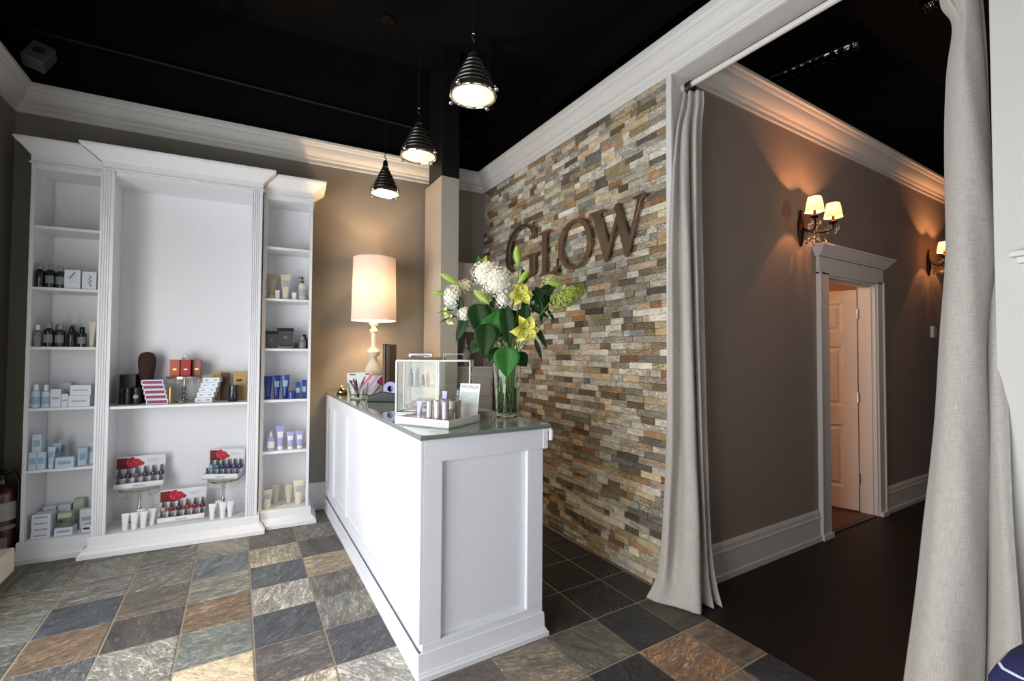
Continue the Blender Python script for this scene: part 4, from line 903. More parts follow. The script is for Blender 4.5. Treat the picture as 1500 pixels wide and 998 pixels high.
def head_frame(p, d):
    d = Vector(d).normalized(); up = Vector((0,0,1)) if abs(d.z) < .95 else Vector((1,0,0)); x = up.cross(d).normalized(); y = d.cross(x)
    M = Matrix((x, y, d)).transposed().to_4x4(); M.translation = p; return M
def hydrangea(label, p, rx, ry, rz_, m_, k, tilt=0, n=130, cone=False):
    t = thing('hydrangea', label, 'flower', VP, va, 'hydrangeas in the vase'); m = MB()
    Rm = Matrix.Translation(p) @ Matrix.Rotation(tilt,4,'Y')
    for i in range(n):
        zz = 1-2*(i+.5)/n; a = i*2.39996; rr_ = sqrt(1-zz*zz)
        d = Vector((rr_*cos(a), rr_*sin(a), zz)); kf = 1.0
        if cone: kf = (1-.42*(zz*.5+.5))
        c = Vector((d.x*rx*kf, d.y*ry*kf, d.z*rz_))*random.uniform(.88,1.06)
        H = Rm @ head_frame(c, d + Vector([random.uniform(-.3,.3) for _ in range(3)])); s = random.uniform(.009,.013)*(.9 if cone else 1)
        r0 = random.random()*pi
        for q in range(4):
            an = r0+q*pi/2; e1 = Vector((cos(an),sin(an),0)); e2 = Vector((-sin(an),cos(an),0))
            m.add([H@Vector((0,0,0)), H@(e1*s*.6+e2*s*.45+Vector((0,0,.002))), H@(e1*s+Vector((0,0,.001))), H@(e1*s*.6-e2*s*.45+Vector((0,0,.002)))], [(0,1,2,3)])
    m.ball(p, min(rx,ry,rz_)*(.62 if cone else .84), 14)
    m.build('flower_head', m_, t, smooth=False); stem(t, p, k); return t
def petal_rings(M, L, W, curl, n=8):
    rr = []
    for i in range(n+1):
        u = i/n; wv_ = W*sin(pi*min(1,u*.92+.08))**.75; out = L*(u**1.15)*.85; hgt = L*(.62*u - curl*u**3)
        rr.append([M @ Vector((out-.12*W*abs(s)**2, s*wv_*.5, hgt+.25*wv_*s*s)) for s in (-1,-.5,0,.5,1)])
    return rr
def lily_flower(label, p, d, L, m_, k, openk=1.0, cat='flower'):
    t = thing('lily', label, cat, VP, va, 'open lilies in the vase'); H = head_frame(p, d)
    for q in range(6):
        M = H @ Matrix.Rotation(q*pi/3+.2*(q%2),4,'Z') @ Matrix.Rotation((1-openk)*-.6,4,'Y')
        MB().loft(petal_rings(M, L, L*(.66 if q % 2 else .52), .45), False).build('petal', m_, t, ang=80)
    m = MB()
    for q in range(6):
        a = q*pi/3+.5; m.tube([H@Vector((0,0,0)), H@Vector((.10*L*cos(a),.10*L*sin(a),L*.4)), H@Vector((.28*L*cos(a),.28*L*sin(a),L*.66))], .0011, 5)
    m.build('filaments', budm, t); m = MB()
    for q in range(6):
        a = q*pi/3+.5; m.ball(H@Vector((.28*L*cos(a),.28*L*sin(a),L*.67)), .0035, 6)
    m.build('anthers', anth, t); stem(t, p, k); return t
def bud(label, p, q, r, k):
    t = thing('lily_bud', label, 'flower bud', VP, va, 'green lily buds'); a = Vector(p); b = Vector(q)
    us = [0,.1,.25,.45,.65,.82,.93,1]; rs = [.25,.6,.9,1,.95,.7,.4,.05]
    MB().tube([lerp(a,b,u) for u in us], [r*x for x in rs], 10).build('bud', budm, t); stem(t, a, k, r=.0026); return t
def leaf_mesh(M, L, W, bend, pts=22, heart=False):
    rr = []
    for i in range(pts+1):
        u = i/pts
        wv_ = W*(sin(pi*u**.62)**.8 if heart else sin(pi*u**.8)**1.0) + .0006
        rr.append([M @ Vector((s*wv_*.5*(1+(.05*sin(u*70) if heart else 0)), L*u, -bend*L*u*u + .30*abs(s)**.7*wv_*.5 + min(1,wv_/.05)*.0014*cos(u*34-abs(s)*5)*abs(s))) for s in (-1,-.75,-.5,-.25,0,.25,.5,.75,1)])
    return MB().loft(rr, False)
def leaf(parent, p, ydir, nrm, L, W, m_, bend=.2, heart=False):
    y = Vector(ydir).normalized(); z = Vector(nrm); z = (z-y*z.dot(y)).normalized(); x = y.cross(z)
    M = Matrix((x,y,z)).transposed().to_4x4(); M.translation = p
    o = leaf_mesh(M, L, W, bend, heart=heart).build('leaf', m_, parent, ang=80); s = o.modifiers.new('thick','SOLIDIFY'); s.thickness = .0006
# centre column of the bouquet is x=0 (vase), y measured up from the counter
def FQ(px, py, d=0): return Fp(px-742, 617-py, d)
h = hydrangea('large white hydrangea at the upper left centre of the bouquet', FQ(709,404,.03), .085,.08,.078, cream, 0)
leaf(h, FQ(722,436,-.03), (.5,-.3,-.8),(0,-1,.2), .10,.05, leafd); leaf(h, FQ(700,400,.0), (-.1,0,1),(0,-1,.3), .085,.03, leafm)
h = hydrangea('largest white hydrangea in the middle, facing the camera', FQ(728,420,-.05), .088,.08,.085, cream, 1, n=170)
leaf(h, FQ(712,452,-.03), (-.1,-.2,-1),(0,-1,.3), .12,.10, leafm, .25)
h = hydrangea('white hydrangea tuft hanging below the largest one', FQ(735,446,-.07), .040,.04,.055, cream, 2, n=60)
h = hydrangea('white hydrangea on the left side by the column', FQ(661,442,-.02), .048,.05,.075, cream, 3, n=90)
leaf(h, FQ(671,440,-.04), (.1,0,-1),(0,-1,.2), .11,.045, leafd); leaf(h, FQ(684,470,-.04), (-.35,0,-.7),(0,-1,.4), .16,.055, leafd, .15)
h = hydrangea('small white hydrangea under the left one', FQ(680,467,-.04), .045,.04,.038, cream, 4, n=60)
h = hydrangea('cream hydrangea half hidden behind the left bud', FQ(678,424,.04), .050,.04,.042, cream2, 5, n=60)
h = hydrangea('small white hydrangea right of the upright bud', FQ(756,413,.02), .048,.045,.042, cream, 6, n=60)
h = hydrangea('tan cream hydrangea behind the right side of the bouquet', FQ(807,417,.08), .060,.05,.052, cream2, 7, n=80)
leaf(h, FQ(790,440,.02), (.4,0,.4),(0,-1,.3), .12,.07, leafd)
h = hydrangea('lime green cone-shaped hydrangea pointing right', FQ(832,438,.0), .066,.06,.115, lime, 8, tilt=radians(62), n=330, cone=True)
h = hydrangea('cream hydrangea peeking below the largest white one', FQ(709,440,-.03), .045,.04,.042, cream2, 9, n=50)
l = lily_flower('yellow lily beside the big hydrangea, facing forward', FQ(760,440,-.05), (.12,-1,.15), .090, lily, 10)
leaf(l, FQ(768,452,-.04), (-.1,-.1,-1),(0,-1,.2), .13,.065, leafd); leaf(l, FQ(778,430,-.02), (.4,0,-.6),(0,-1,.2), .15,.06, leafd)
l = lily_flower('large yellow lily lowest on the right, tilted down', FQ(766,487,-.08), (.25,-1,-.38), .108, lily, 11)
leaf(l, FQ(778,478,-.04), (.45,0,-.75),(0,-1,.2), .17,.035, leafd); leaf(l, FQ(780,500,-.04), (.35,0,-.9),(0,-1,.2), .14,.026, leafd); leaf(l, FQ(772,452,-.02), (.6,0,-.35),(0,-1,.2), .14,.035, leafd)
l = lily_flower('pale green lily drooping at far left of the bouquet', FQ(662,468,-.02), (-.9,-.45,-.35), .085, lilyp, 12, .75)
leaf(l, FQ(668,470,-.04), (-1,0,-.22),(0,-.6,1), .11,.024, leafd); leaf(l, FQ(664,462,-.04), (-1,0,.02),(0,-.6,1), .10,.022, leafm)
b = bud('upright green bud overlapping the first letter on the wall', FQ(757,396,-.05), FQ(754,368,-.06), .021, 13)
leaf(b, FQ(766,424,-.06), (-.1,0,1),(0,-1,.2), .09,.04, leafd)
b = bud('long green bud pointing up and left at the far left', FQ(668,422,-.02), FQ(643,407,-.03), .016, 14)
b = bud('small green bud pointing left towards the wall lamp', FQ(650,437,-.0), FQ(632,434,-.02), .013, 15)
b = bud('green bud hanging in front of the cream hydrangea', FQ(694,434,-.09), FQ(716,454,-.12), .018, 16)
b = bud('dark green bud below the upright one', FQ(757,424,-.09), FQ(773,404,-.09), .018, 17)
b = bud('green bud lying left of the lime cone', FQ(822,424,-.03), FQ(796,419,-.05), .017, 18)
leaf(b, FQ(800,430,-.02), (-.5,0,-.3),(0,-1,.2), .12,.04, leafd)
# foliage sprays
for k, (p, y_, L_, W_, m_, he, lab) in enumerate([
    (FQ(741,515,-.13), (.02,-.1,-1), .160, .140, leafm, True, 'broad round green leaf hanging over the vase rim'),
    (FQ(712,482,-.10), (-.05,-.15,-1), .18, .125, leafd, True, 'large dark toothed leaf left of the vase mouth'),
    (FQ(738,452,-.08), (.12,-.1,-1), .24, .09, leafd, False, 'long dark leaf running down the middle of the bouquet'),
    (FQ(696,452,-.06), (.2,-.1,-1), .20, .12, leafd, True, 'dark heart-shaped leaf under the left hydrangeas'),
    (FQ(728,460,-.03), (-.2,0,-1), .20, .13, leafm, True, 'mid green leaf filling the gap behind the long leaf'),
    (FQ(760,458,-.0), (.1,0,-1), .18, .10, leafd, True, 'dark leaf behind the two yellow lilies'),
    (FQ(783,425,.0), (.5,0,-.9), .16, .06, leafd, False, 'dark leaf pointing down beside the tan hydrangea'),
    (FQ(790,444,-.02), (.05,0,-1), .14, .032, leafd, False, 'narrow dark leaf hanging right of the lower lily'),
    (FQ(706,396,.0), (.2,0,1), .07, .028, budm, False, 'small light green leaf at the very top left'),
    (FQ(715,500,-.07), (.3,-.1,.9), .16, .12, leafm, True, 'bright leaf rising above the toothed leaf')]):
    t2 = thing('foliage_stem', lab, 'leaf', VP, va, 'foliage in the vase')
    for q_ in range(2):
        a_ = k*1.7+q_*2.6; leaf(t2, p+Vector((.05*cos(a_), .045+.02*q_, -.03+.035*sin(a_))), (cos(a_)*.7, .1, -.8), (.1*q_,-1,.3), L_*.62, W_*.6, leafd, .15, False)
    leaf(t2, p, y_, (.05,-1,.25), L_, W_, m_, .12, he); stem(t2, p, 20+k, leafm, .0024)

# ------------------------------------------------------------------ hutch behind the counter
hx = mat('hutch_paint','c4beb4',.5,var=.03)
t = thing('back_cabinet', 'grey-white cabinet with drawers behind the counter by the stone wall', 'cabinet', wl(1.37,.002,0), -TH)
MB().box(-.155,.235,-.33,-.01,0,1.29).build('carcass', hx, t, bevel=.002)
MB().box(-.165,.24,-.345,-.005,1.29,1.315).build('top', hx, t, bevel=.003)
for z0, z1 in ((1.02,1.20),(.80,.98),(.58,.76)):
    f_ = MB().box(-.135,.215,-.342,-.331,z0,z1).build('drawer', hx, t, bevel=.003); MB().ball((.04,-.352,(z0+z1)/2),.012,12).build('knob', silver, f_)
t = thing('wall_cabinet', 'upper wall cabinet in shade between column and stone wall', 'cabinet', wl(1.30,.002,1.66), -TH)
MB().box(-.10,.30,-.26,-.01,0,.70).build('carcass', hx, t, bevel=.002)
MB().box(-.09,.095,-.272,-.261,.01,.69).build('door', hx, t, bevel=.003); MB().box(.105,.29,-.272,-.261,.01,.69).build('door', hx, t, bevel=.003)
t = thing('ball_finial', 'white turned ball ornament on the back cabinet', 'ornament', wl(1.36,.19,1.3155), 0)
MB().lathe([(.034,0),(.036,.006),(.022,.018),(.016,.05),(.018,.062),(.040,.080),(.052,.11),(.052,.125),(.040,.155),(.018,.172),(.014,.185),(.026,.196),(.024,.215),(.012,.23),(.012,.25),(.004,.285),(0,.29)],24).build('body', mat('ornament_white','c8c4c8',.3,coat=.3), t)

# ------------------------------------------------------------------ pendants
def pendant(label, loc):
    t = thing('pendant_lamp', label, 'pendant lamp', loc, 0, 'three ribbed pendant lamps over the counter')
    prof = [(.122,.0),(.126,.012),(.122,.030)]
    r = .120; z = .030
    for k in range(6):
        prof += [(r, z), (r+.002, z+.004), (r-.001, z+.009), (r-.009, z+.024), (r-.016, z+.029)]; r -= .0148; z += .030
    prof += [(.030,.212),(.030,.225)]
    MB().lathe(prof, 40).build('ribbed_shade', mat('shade_gunmetal','55524c',.3,.8,var=.15), t)
    m = MB(); m.tube([(.122*cos(2*pi*k/40), .122*sin(2*pi*k/40), -.002) for k in range(41)], .006, 8); m.build('chrome_rim', chrome, t)
    m = bpy.data.materials.get('lens_glow')
    if not m:
        m = bpy.data.materials.new('lens_glow'); m.use_nodes = True; N = m.node_tree.nodes; Lk = m.node_tree.links; b = N['Principled BSDF']
        tc = N.new('ShaderNodeTexCoord'); ln = N.new('ShaderNodeVectorMath'); ln.operation = 'LENGTH'; Lk.new(tc.outputs['Object'], ln.inputs[0])
        rm = N.new('ShaderNodeMapRange'); rm.inputs[1].default_value = .0; rm.inputs[2].default_value = .125; rm.inputs[3].default_value = 1.35; rm.inputs[4].default_value = .62; Lk.new(ln.outputs['Value'], rm.inputs[0])
        b.inputs['Base Color'].default_value = (.9,.85,.7,1); b.inputs['Emission Color'].default_value = (1,.80,.50,1); Lk.new(rm.outputs[0], b.inputs['Emission Strength'])
    MB().lathe([(0,-.012),(.06,-.010),(.10,-.005),(.117,.001),(.117,.003),(0,.003)],40).build('lens', m, t)
    MB().lathe([(.024,.225),(.026,.23),(.022,.26),(.019,.28),(.012,.29)],20).build('socket_cap', chrome, t)
    m = MB(); m.tube([(0,0,.28),(.010,0,.295),(.0,0,.312),(-.008,0,.325),(0,0,.34)], .005, 8); m.ball((0,0,.345), .009, 10); m.build('hook', chrome, t)
    for k in range(4):
        a = k*pi/2+.55; x, y = .142*cos(a), .142*sin(a)
        m = MB(); m.tube([(.118*cos(a),.118*sin(a),.008),(x,y,.006)], .005, 6); m.ball((x*1.03,y*1.03,-.002), .013, 10, .8); m.ball((x*.97,y*.97,.018), .006, 8); m.build('thumb_screw', chrome, t)
    MB().tube([(0,0,.35),(0,0,CZ-loc[2]-.02)], .0045, 8).build('cable', blackm, t)
    MB().lathe([(.055,CZ-loc[2]-.03),(.05,CZ-loc[2]-.001)],20).build('ceiling_rose', blackm, t)
    l = bpy.data.lights.new('pendant_light','SPOT'); l.energy = 22; l.color = (1,.78,.5); l.spot_size = radians(105); l.spot_blend = .6; l.shadow_soft_size = .02
    lo = bpy.data.objects.new('pendant_light', l); COL.objects.link(lo); lo.parent = t; lo.location = (0,0,-.02)
pendant('nearest and largest-looking ribbed pendant lamp, at the top of the photo', (1.07,2.218,2.852))
pendant('middle ribbed pendant lamp of the three over the counter', (1.07,3.096,2.844))
pendant('farthest ribbed pendant lamp, low against the back wall crown', (1.07,3.957,2.832))

# ------------------------------------------------------------------ wall letters
lm = mat('brushed_bronze','8c7a68',.30,.88,var=.3,nscale=8,bump=.15,bscale=500,stretch=(1,1,12))
def letter(ch, loops, y_left, z, hgt, wid, label):
    cu = bpy.data.curves.new('letter','CURVE'); cu.dimensions = '2D'; cu.fill_mode = 'BOTH'; cu.extrude = .008; cu.bevel_depth = .0012; cu.bevel_resolution = 1
    for lp_ in loops:
        sp = cu.splines.new('POLY'); sp.points.add(len(lp_)-1); sp.use_cyclic_u = True
        for i, (x, y) in enumerate(lp_): sp.points[i].co = (x*wid, y*hgt, 0, 1)
    to = bpy.data.objects.new('tmp', cu); COL.objects.link(to); dg = bpy.context.evaluated_depsgraph_get()
    me = bpy.data.meshes.new_from_object(to.evaluated_get(dg)); bpy.data.objects.remove(to)
    me.materials.clear(); me.materials.append(lm)
    me.transform(Matrix(((0,0,-1,0),(-1,0,0,0),(0,1,0,0),(0,0,0,1))))   # x -> -Y, y -> Z, front -> -X
    o = bpy.data.objects.new('sign_letter', me); COL.objects.link(o); o.location = (2.214, y_left, z)
    tag(o, label, 'sign letter', 'metal letters spelling GLOW')
def arc(cx, cy, rx, ry, a0, a1, n): return [(cx+rx*cos(radians(lerp(a0,a1,i/n))), cy+ry*sin(radians(lerp(a0,a1,i/n)))) for i in range(n+1)]
# G : unit box
outer = arc(.50,.5,.50,.515,48,308,40); inner = arc(.54,.5,.38,.455,306,52,40)
Gp = outer + [(.86,.10),(.86,.345),(.84,.38),(.72,.40),(.72,.42),(1.06,.42),(1.06,.40),(.99,.38),(.98,.34),(.98,.06),(.88,.01),(.80,-.005)][0:0]
Gp = arc(.50,.5,.50,.515,50,300,42) + [(.80,.02),(.92,.07),(.92,.35),(.94,.385),(1.02,.40),(1.02,.42),(.68,.42),(.68,.40),(.76,.385),(.78,.35),(.78,.10)] + arc(.53,.5,.415,.468,306,52,40) + [(.84,.80),(.87,.68),(.90,.68),(.90,.97),(.87,.97),(.85,.91)]
Lp = [(0,0),(.93,0),(1.0,.30),(.955,.30),(.90,.15),(.80,.065),(.62,.045),(.36,.045),(.36,.90),(.39,.95),(.56,.968),(.56,1),(0,1),(0,.968),(.13,.95),(.16,.90),(.16,.10),(.13,.05),(0,.032)]
Oo = arc(.5,.5,.5,.515,0,354,60); Oi = arc(.5,.5,.385,.470,360,6,60)
Oi = [(.5+(x-.5)*1+(y-.5)*-.05, y) for x, y in Oi]
Wp = [(0,1),(.27,1),(.27,.972),(.215,.955),(.205,.92),(.375,.30),(.515,.80),(.475,.93),(.50,1.0),(.555,1.0),(.735,.31),(.865,.90),(.86,.945),(.795,.972),(.795,1),(1.0,1),(1.0,.972),(.945,.945),(.915,.89),(.705,-.02),(.665,-.02),(.525,.66),(.345,-.02),(.305,-.02),(.075,.89),(.055,.95),(0,.972)]
letter('G', [Gp], 3.82, 2.118, .505, .54, 'large metal letter G at the left of the sign')
letter('L', [Lp], 3.245, 2.112, .372, .27, 'metal letter L between G and O')
letter('O', [Oo, Oi], 2.975, 2.112, .372, .405, 'metal letter O between L and W')
letter('W', [Wp], 2.59, 2.110, .372, .545, 'metal letter W at the right of the sign')

# ------------------------------------------------------------------ curtain rod, rings, curtains
t = thing('curtain_rod', 'white curtain rod under the opening header', 'curtain rod', (2.35,0,3.105), 0)
MB().tube([(0,1.868,0),(0,1.2,0),(0,.49,0)], .017, 16).build('rod', mat('rod_white','e2ddd6',.35), t)
MB().lathe([(.026,0),(.028,.006),(.020,.012)],16,M=Matrix.Translation((0,1.870,0))@Matrix.Rotation(radians(90),4,'X')).build('end_socket', trimw, t)
def ring(label, y, tiltx=0):
    o = MB().tube([(.030*cos(2*pi*k/24), tiltx*sin(2*pi*k/24), .030*sin(2*pi*k/24)-.010) for k in range(25)], .0042, 6).tube([(0,0,-.040),(0,0,-.055),(.006,0,-.062),(0,0,-.070)], .003, 6).build('curtain_ring', blackm)
    o.location = (2.35, y, 3.105); tag(o, label, 'curtain ring', 'black curtain rings')
for k, y in enumerate([1.835,1.824,1.813,1.802]): ring(f"black curtain ring, {ORD[k]} from the jamb, above the narrow curtain", y, .002*(k-1))
for k, y in enumerate([.53,.55,.57,.59]): ring(f"black curtain ring above the near curtain, {ORD[k]} from the pale wall", y)

def linen(name, c):
    m = bpy.data.materials.new(name); m.use_nodes = True; nt = m.node_tree; N = nt.nodes; L = nt.links; b = N['Principled BSDF']
    uv = N.new('ShaderNodeAttribute'); uv.attribute_name = 'cloth'
    outs = []
    for sc in ((1, 30, 1), (30, 1, 1)):
        mp = N.new('ShaderNodeMapping'); mp.inputs['Scale'].default_value = sc; L.new(uv.outputs['Vector'], mp.inputs[0])
        no = N.new('ShaderNodeTexNoise'); no.inputs['Scale'].default_value = 20; no.inputs['Detail'].default_value = 3; L.new(mp.outputs[0], no.inputs[0]); outs.append(no)
    ad = N.new('ShaderNodeMath'); ad.operation = 'ADD'; L.new(outs[0].outputs[0], ad.inputs[0]); L.new(outs[1].outputs[0], ad.inputs[1])
    rp = N.new('ShaderNodeMapRange'); rp.inputs[1].default_value = .7; rp.inputs[2].default_value = 1.3; rp.inputs[3].default_value = .72; rp.inputs[4].default_value = 1.2; L.new(ad.outputs[0], rp.inputs[0])
    sc_ = N.new('ShaderNodeVectorMath'); sc_.operation = 'SCALE'; sc_.inputs[0].default_value = lin(c); L.new(rp.outputs[0], sc_.inputs['Scale']); L.new(sc_.outputs[0], b.inputs['Base Color'])
    b.inputs['Roughness'].default_value = .9; b.inputs['Specular IOR Level'].default_value = .2; b.inputs['Sheen Weight'].default_value = .2
    bp = N.new('ShaderNodeBump'); bp.inputs['Strength'].default_value = .5; bp.inputs['Distance'].default_value = .002; L.new(ad.outputs[0], bp.inputs['Height']); L.new(bp.outputs[0], b.inputs['Normal'])
    return m
def cat1(p0, p1, p2, p3, t):
    return .5*((2*p1)+(-p0+p2)*t+(2*p0-5*p1+4*p2-p3)*t*t+(-p0+3*p1-3*p2+p3)*t**3)
def cspline(pts, n):
    out = []
    m_ = len(pts)
    for i in range(m_-1):
        a, b, c, d = pts[max(i-1,0)], pts[i], pts[i+1], pts[min(i+2,m_-1)]
        for k in range(n): out.append(cat1(a,b,c,d,k/n))
    out.append(pts[-1]); return out
def curtain(name, label, secs, nz, nx, mt, hem=None):
    zs = [s[0] for s in secs]; cols_ = []
    rows_ = [cspline([Vector((p[0], p[1], 0)) for p in s[1]], nx) for s in secs]
    n = len(rows_[0]); grid = []
    for k in range(n): cols_.append(cspline([Vector((r[k].x, r[k].y, z)) for r, z in zip(rows_, zs)], nz))
    m = MB(); R = len(cols_[0]); vs = []; fs = []; uvw = []
    arcl = [0]
    for k in range(1, n): arcl.append(arcl[-1] + (rows_[-2][k]-rows_[-2][k-1]).length)
    for j in range(R):
        for k in range(n):
            p_ = cols_[k][j].copy(); w_ = .0022*sin(9*p_.z+arcl[k]*40)+.002*sin(3.1*p_.z+arcl[k]*17)
            p_ += Vector((w_, w_, 0)); vs.append(p_); uvw.append((arcl[k], p_.z, 0))
    for j in range(R-1):
        for k in range(n-1): fs.append((j*n+k, j*n+k+1, (j+1)*n+k+1, (j+1)*n+k))
    m.add(vs, fs); o = m.build(name, mt, None, ang=180)
    at = o.data.attributes.new('cloth', 'FLOAT_VECTOR', 'POINT'); at.data.foreach_set('vector', [c for q in uvw for c in q])
    s = o.modifiers.new('thick','SOLIDIFY'); s.thickness = .003; s.offset = 0
    return tag(o, label, 'curtain', 'linen curtains of the hall opening')
def pol(bx, rho):      # bearing given as slope column across the room, and distance
    a = radians(30.86) + math.atan((bx-750)/670.41); return (rho*sin(a), rho*cos(a))
lin1 = linen('linen_greige', 'c0bab3')
R0 = 2.925
LS = [(3.035, [(1003,.0),(1005,-.012),(1009,.02),(1011,-.02),(1016,-.012),(1018,.02),(1024,-.012),(1030,.02),(1033,.01)]),
      (2.95, [(999,.0),(1001,-.015),(1007,.025),(1010,-.025),(1015,-.015),(1017,.02),(1024,-.015),(1030,.02),(1033,.02)]),
      (2.75, [(990,.0),(993,-.02),(998,.03),(1001,-.035),(1009,-.03),(1012,.03),(1020,-.02),(1026,.03),(1029,.05)]),
      (2.2,  [(981,-.02),(986,-.04),(996,.02),(1001,-.05),(1010,-.045),(1013,.03),(1020,-.02),(1026,.03),(1030,.06)]),
      (1.1,  [(977,-.05),(985,-.07),(997,.0),(1004,-.07),(1017,-.07),(1018,.03),(1026,-.02),(1029,.04),(1035,.06)]),
      (.45,  [(970,-.06),(979,-.09),(989,-.02),(1005,-.10),(1023,-.10),(1022,.02),(1032,-.02),(1031,.05),(1039,.04)]),
      (.16,  [(962,-.06),(972,-.10),(986,-.07),(1005,-.12),(1024,-.12),(1023,.0),(1037,-.02),(1033,.05),(1046,.03)]),
      (.006, [(946,-.05),(960,-.09),(984,-.10),(1005,-.12),(1025,-.12),(1023,.0),(1044,-.04),(1036,.05),(1056,.0)])]
curtain('linen_curtain', 'narrow gathered linen curtain beside the end of the stone wall', [(z, [pol(x, R0+b) for x, b in s]) for z, s in LS], 8, 7, lin1)
R1 = 2.36
RS = [(3.035, [(1392,.0),(1398,-.03),(1406,.02),(1412,-.03),(1420,.02),(1426,-.03),(1434,.02),(1440,-.01),(1444,.02)]),
      (2.81, [(1387,.01),(1395,-.03),(1405,-.02),(1418,-.05),(1432,-.03),(1443,.0),(1438,.04),(1446,.06),(1450,.06)]),
      (2.70, [(1404,.01),(1409,-.02),(1416,-.03),(1424,-.05),(1436,-.03),(1446,.0),(1440,.04),(1448,.06),(1452,.06)]),
      (2.50, [(1394,.0),(1402,-.04),(1412,-.06),(1424,-.06),(1438,-.04),(1450,.0),(1444,.04),(1451,.05),(1455,.06)]),
      (2.1,  [(1389,.0),(1396,-.05),(1410,-.08),(1426,-.08),(1443,-.05),(1457,.0),(1449,.04),(1455,.03),(1459,.05)]),
      (1.80, [(1386,.0),(1394,-.06),(1408,-.09),(1426,-.09),(1443,-.06),(1458,-.01),(1448,.03),(1458,.0),(1467,.02)]),
      (1.50, [(1376,.0),(1385,-.07),(1401,-.10),(1420,-.10),(1436,-.07),(1446,-.02),(1441,.02),(1456,-.04),(1473,-.03)]),
      (.98,  [(1357,.0),(1368,-.09),(1388,-.12),(1410,-.12),(1430,-.09),(1446,-.03),(1439,.0),(1460,-.10),(1480,-.10)]),
      (.36,  [(1325,-.02),(1340,-.13),(1365,-.16),(1392,-.15),(1415,-.11),(1432,-.06),(1430,.0),(1462,-.16),(1489,-.18)]),
      (.006, [(1306,-.04),(1322,-.15),(1352,-.19),(1382,-.18),(1408,-.13),(1426,-.08),(1424,.0),(1462,-.18),(1494,-.22)])]
curtain('linen_curtain', 'wide linen curtain in the foreground beside the pale right wall', [(z, [pol(x, R1+b) for x, b in s]) for z, s in RS], 7, 8, lin1)

# ------------------------------------------------------------------ wall ledge and armchair at the right edge
t = thing('wall_ledge', 'short white stepped ledge fixed to the pale right wall', 'wall shelf', (2.249,.455,1.765), 0)
MB().box(-.050,0,-.9,0,.022,.040).build('top_board', trimw, t, bevel=.002); MB().box(-.036,0,-.9,-.014,.0,.021).build('under_moulding', trimw, t, bevel=.003)
def plaid():
    m = bpy.data.materials.new('navy_check'); m.use_nodes = True; nt = m.node_tree; N = nt.nodes; L = nt.links; b = N['Principled BSDF']
    tc = N.new('ShaderNodeTexCoord'); vals = []
    sx = N.new('ShaderNodeSeparateXYZ'); L.new(tc.outputs['Object'], sx.inputs[0])
    for k in range(3):
        mu = N.new('ShaderNodeMath'); mu.operation = 'MULTIPLY'; mu.inputs[1].default_value = 10.5; L.new(sx.outputs[k], mu.inputs[0])
        fr_ = N.new('ShaderNodeMath'); fr_.operation = 'FRACT'; L.new(mu.outputs[0], fr_.inputs[0])
        lt = N.new('ShaderNodeMath'); lt.operation = 'LESS_THAN'; lt.inputs[1].default_value = .055; L.new(fr_.outputs[0], lt.inputs[0]); vals.append(lt)
    a1 = N.new('ShaderNodeMath'); a1.operation = 'MAXIMUM'; L.new(vals[1].outputs[0], a1.inputs[0]); L.new(vals[2].outputs[0], a1.inputs[1])
    mx = N.new('ShaderNodeMix'); mx.data_type = 'RGBA'; mx.inputs[6].default_value = (*lin('1d1f4a'),1); mx.inputs[7].default_value = (*lin('c9cbe0'),1); L.new(a1.outputs[0], mx.inputs[0]); L.new(mx.outputs[2], b.inputs['Base Color'])
    b.inputs['Roughness'].default_value = .9; return m
nv = plaid()
t = thing('armchair', 'navy chair with thin white check at the bottom right corner', 'chair', (1.72,-.025,0), 0)
def rbox(x0,x1,y0,y1,z0,z1,r,n=6):
    m = MB(); P = []
    for cy, cz, a0 in ((y1-r,z1-r,0),(y0+r,z1-r,90),(y0+r,z0+r,180),(y1-r,z0+r,270)):
        for i in range(n+1):
            a = radians(a0+90*i/n); P.append((cy+r*cos(a), cz+r*sin(a)))
    m.loft([[Vector((x0,a,b)) for a,b in P],[Vector((x1,a,b)) for a,b in P]]); return m
rbox(-.26,-.12,-.38,.385,.30,.83,.14).build('backrest', nv, t, bevel=.03)
rbox(-.12,.36,-.33,.35,.28,.46,.05).build('seat', nv, t, bevel=.02)
for y0 in (-.385, .30): rbox(-.12,.36,y0,y0+.085,.30,.60,.04).build('armrest', nv, t, bevel=.01)
for x in (-.22,.30):
    for y in (-.32,.32): MB().lathe([(.014,0),(.022,.30)],12,(x,y,0)).build('leg', bronze, t)

# ------------------------------------------------------------------ sconces and hall details
sh_m = bpy.data.materials.new('sconce_shade_fabric'); sh_m.use_nodes = True; N = sh_m.node_tree.nodes; Lk = sh_m.node_tree.links
for n_ in list(N): N.remove(n_)
out = N.new('ShaderNodeOutputMaterial'); mxs = N.new('ShaderNodeMixShader'); df = N.new('ShaderNodeBsdfDiffuse'); tr = N.new('ShaderNodeBsdfTranslucent'); em = N.new('ShaderNodeEmission'); ads = N.new('ShaderNodeAddShader')
df.inputs[0].default_value = (*lin('e8d3b0'),1); tr.inputs[0].default_value = (*lin('f4d29a'),1); mxs.inputs[0].default_value = .14
em.inputs[0].default_value = (1,.62,.28,1); em.inputs[1].default_value = .35
Lk.new(df.outputs[0],mxs.inputs[1]); Lk.new(tr.outputs[0],mxs.inputs[2]); Lk.new(mxs.outputs[0],ads.inputs[0]); Lk.new(em.outputs[0],ads.inputs[1]); Lk.new(ads.outputs[0],out.inputs[0])
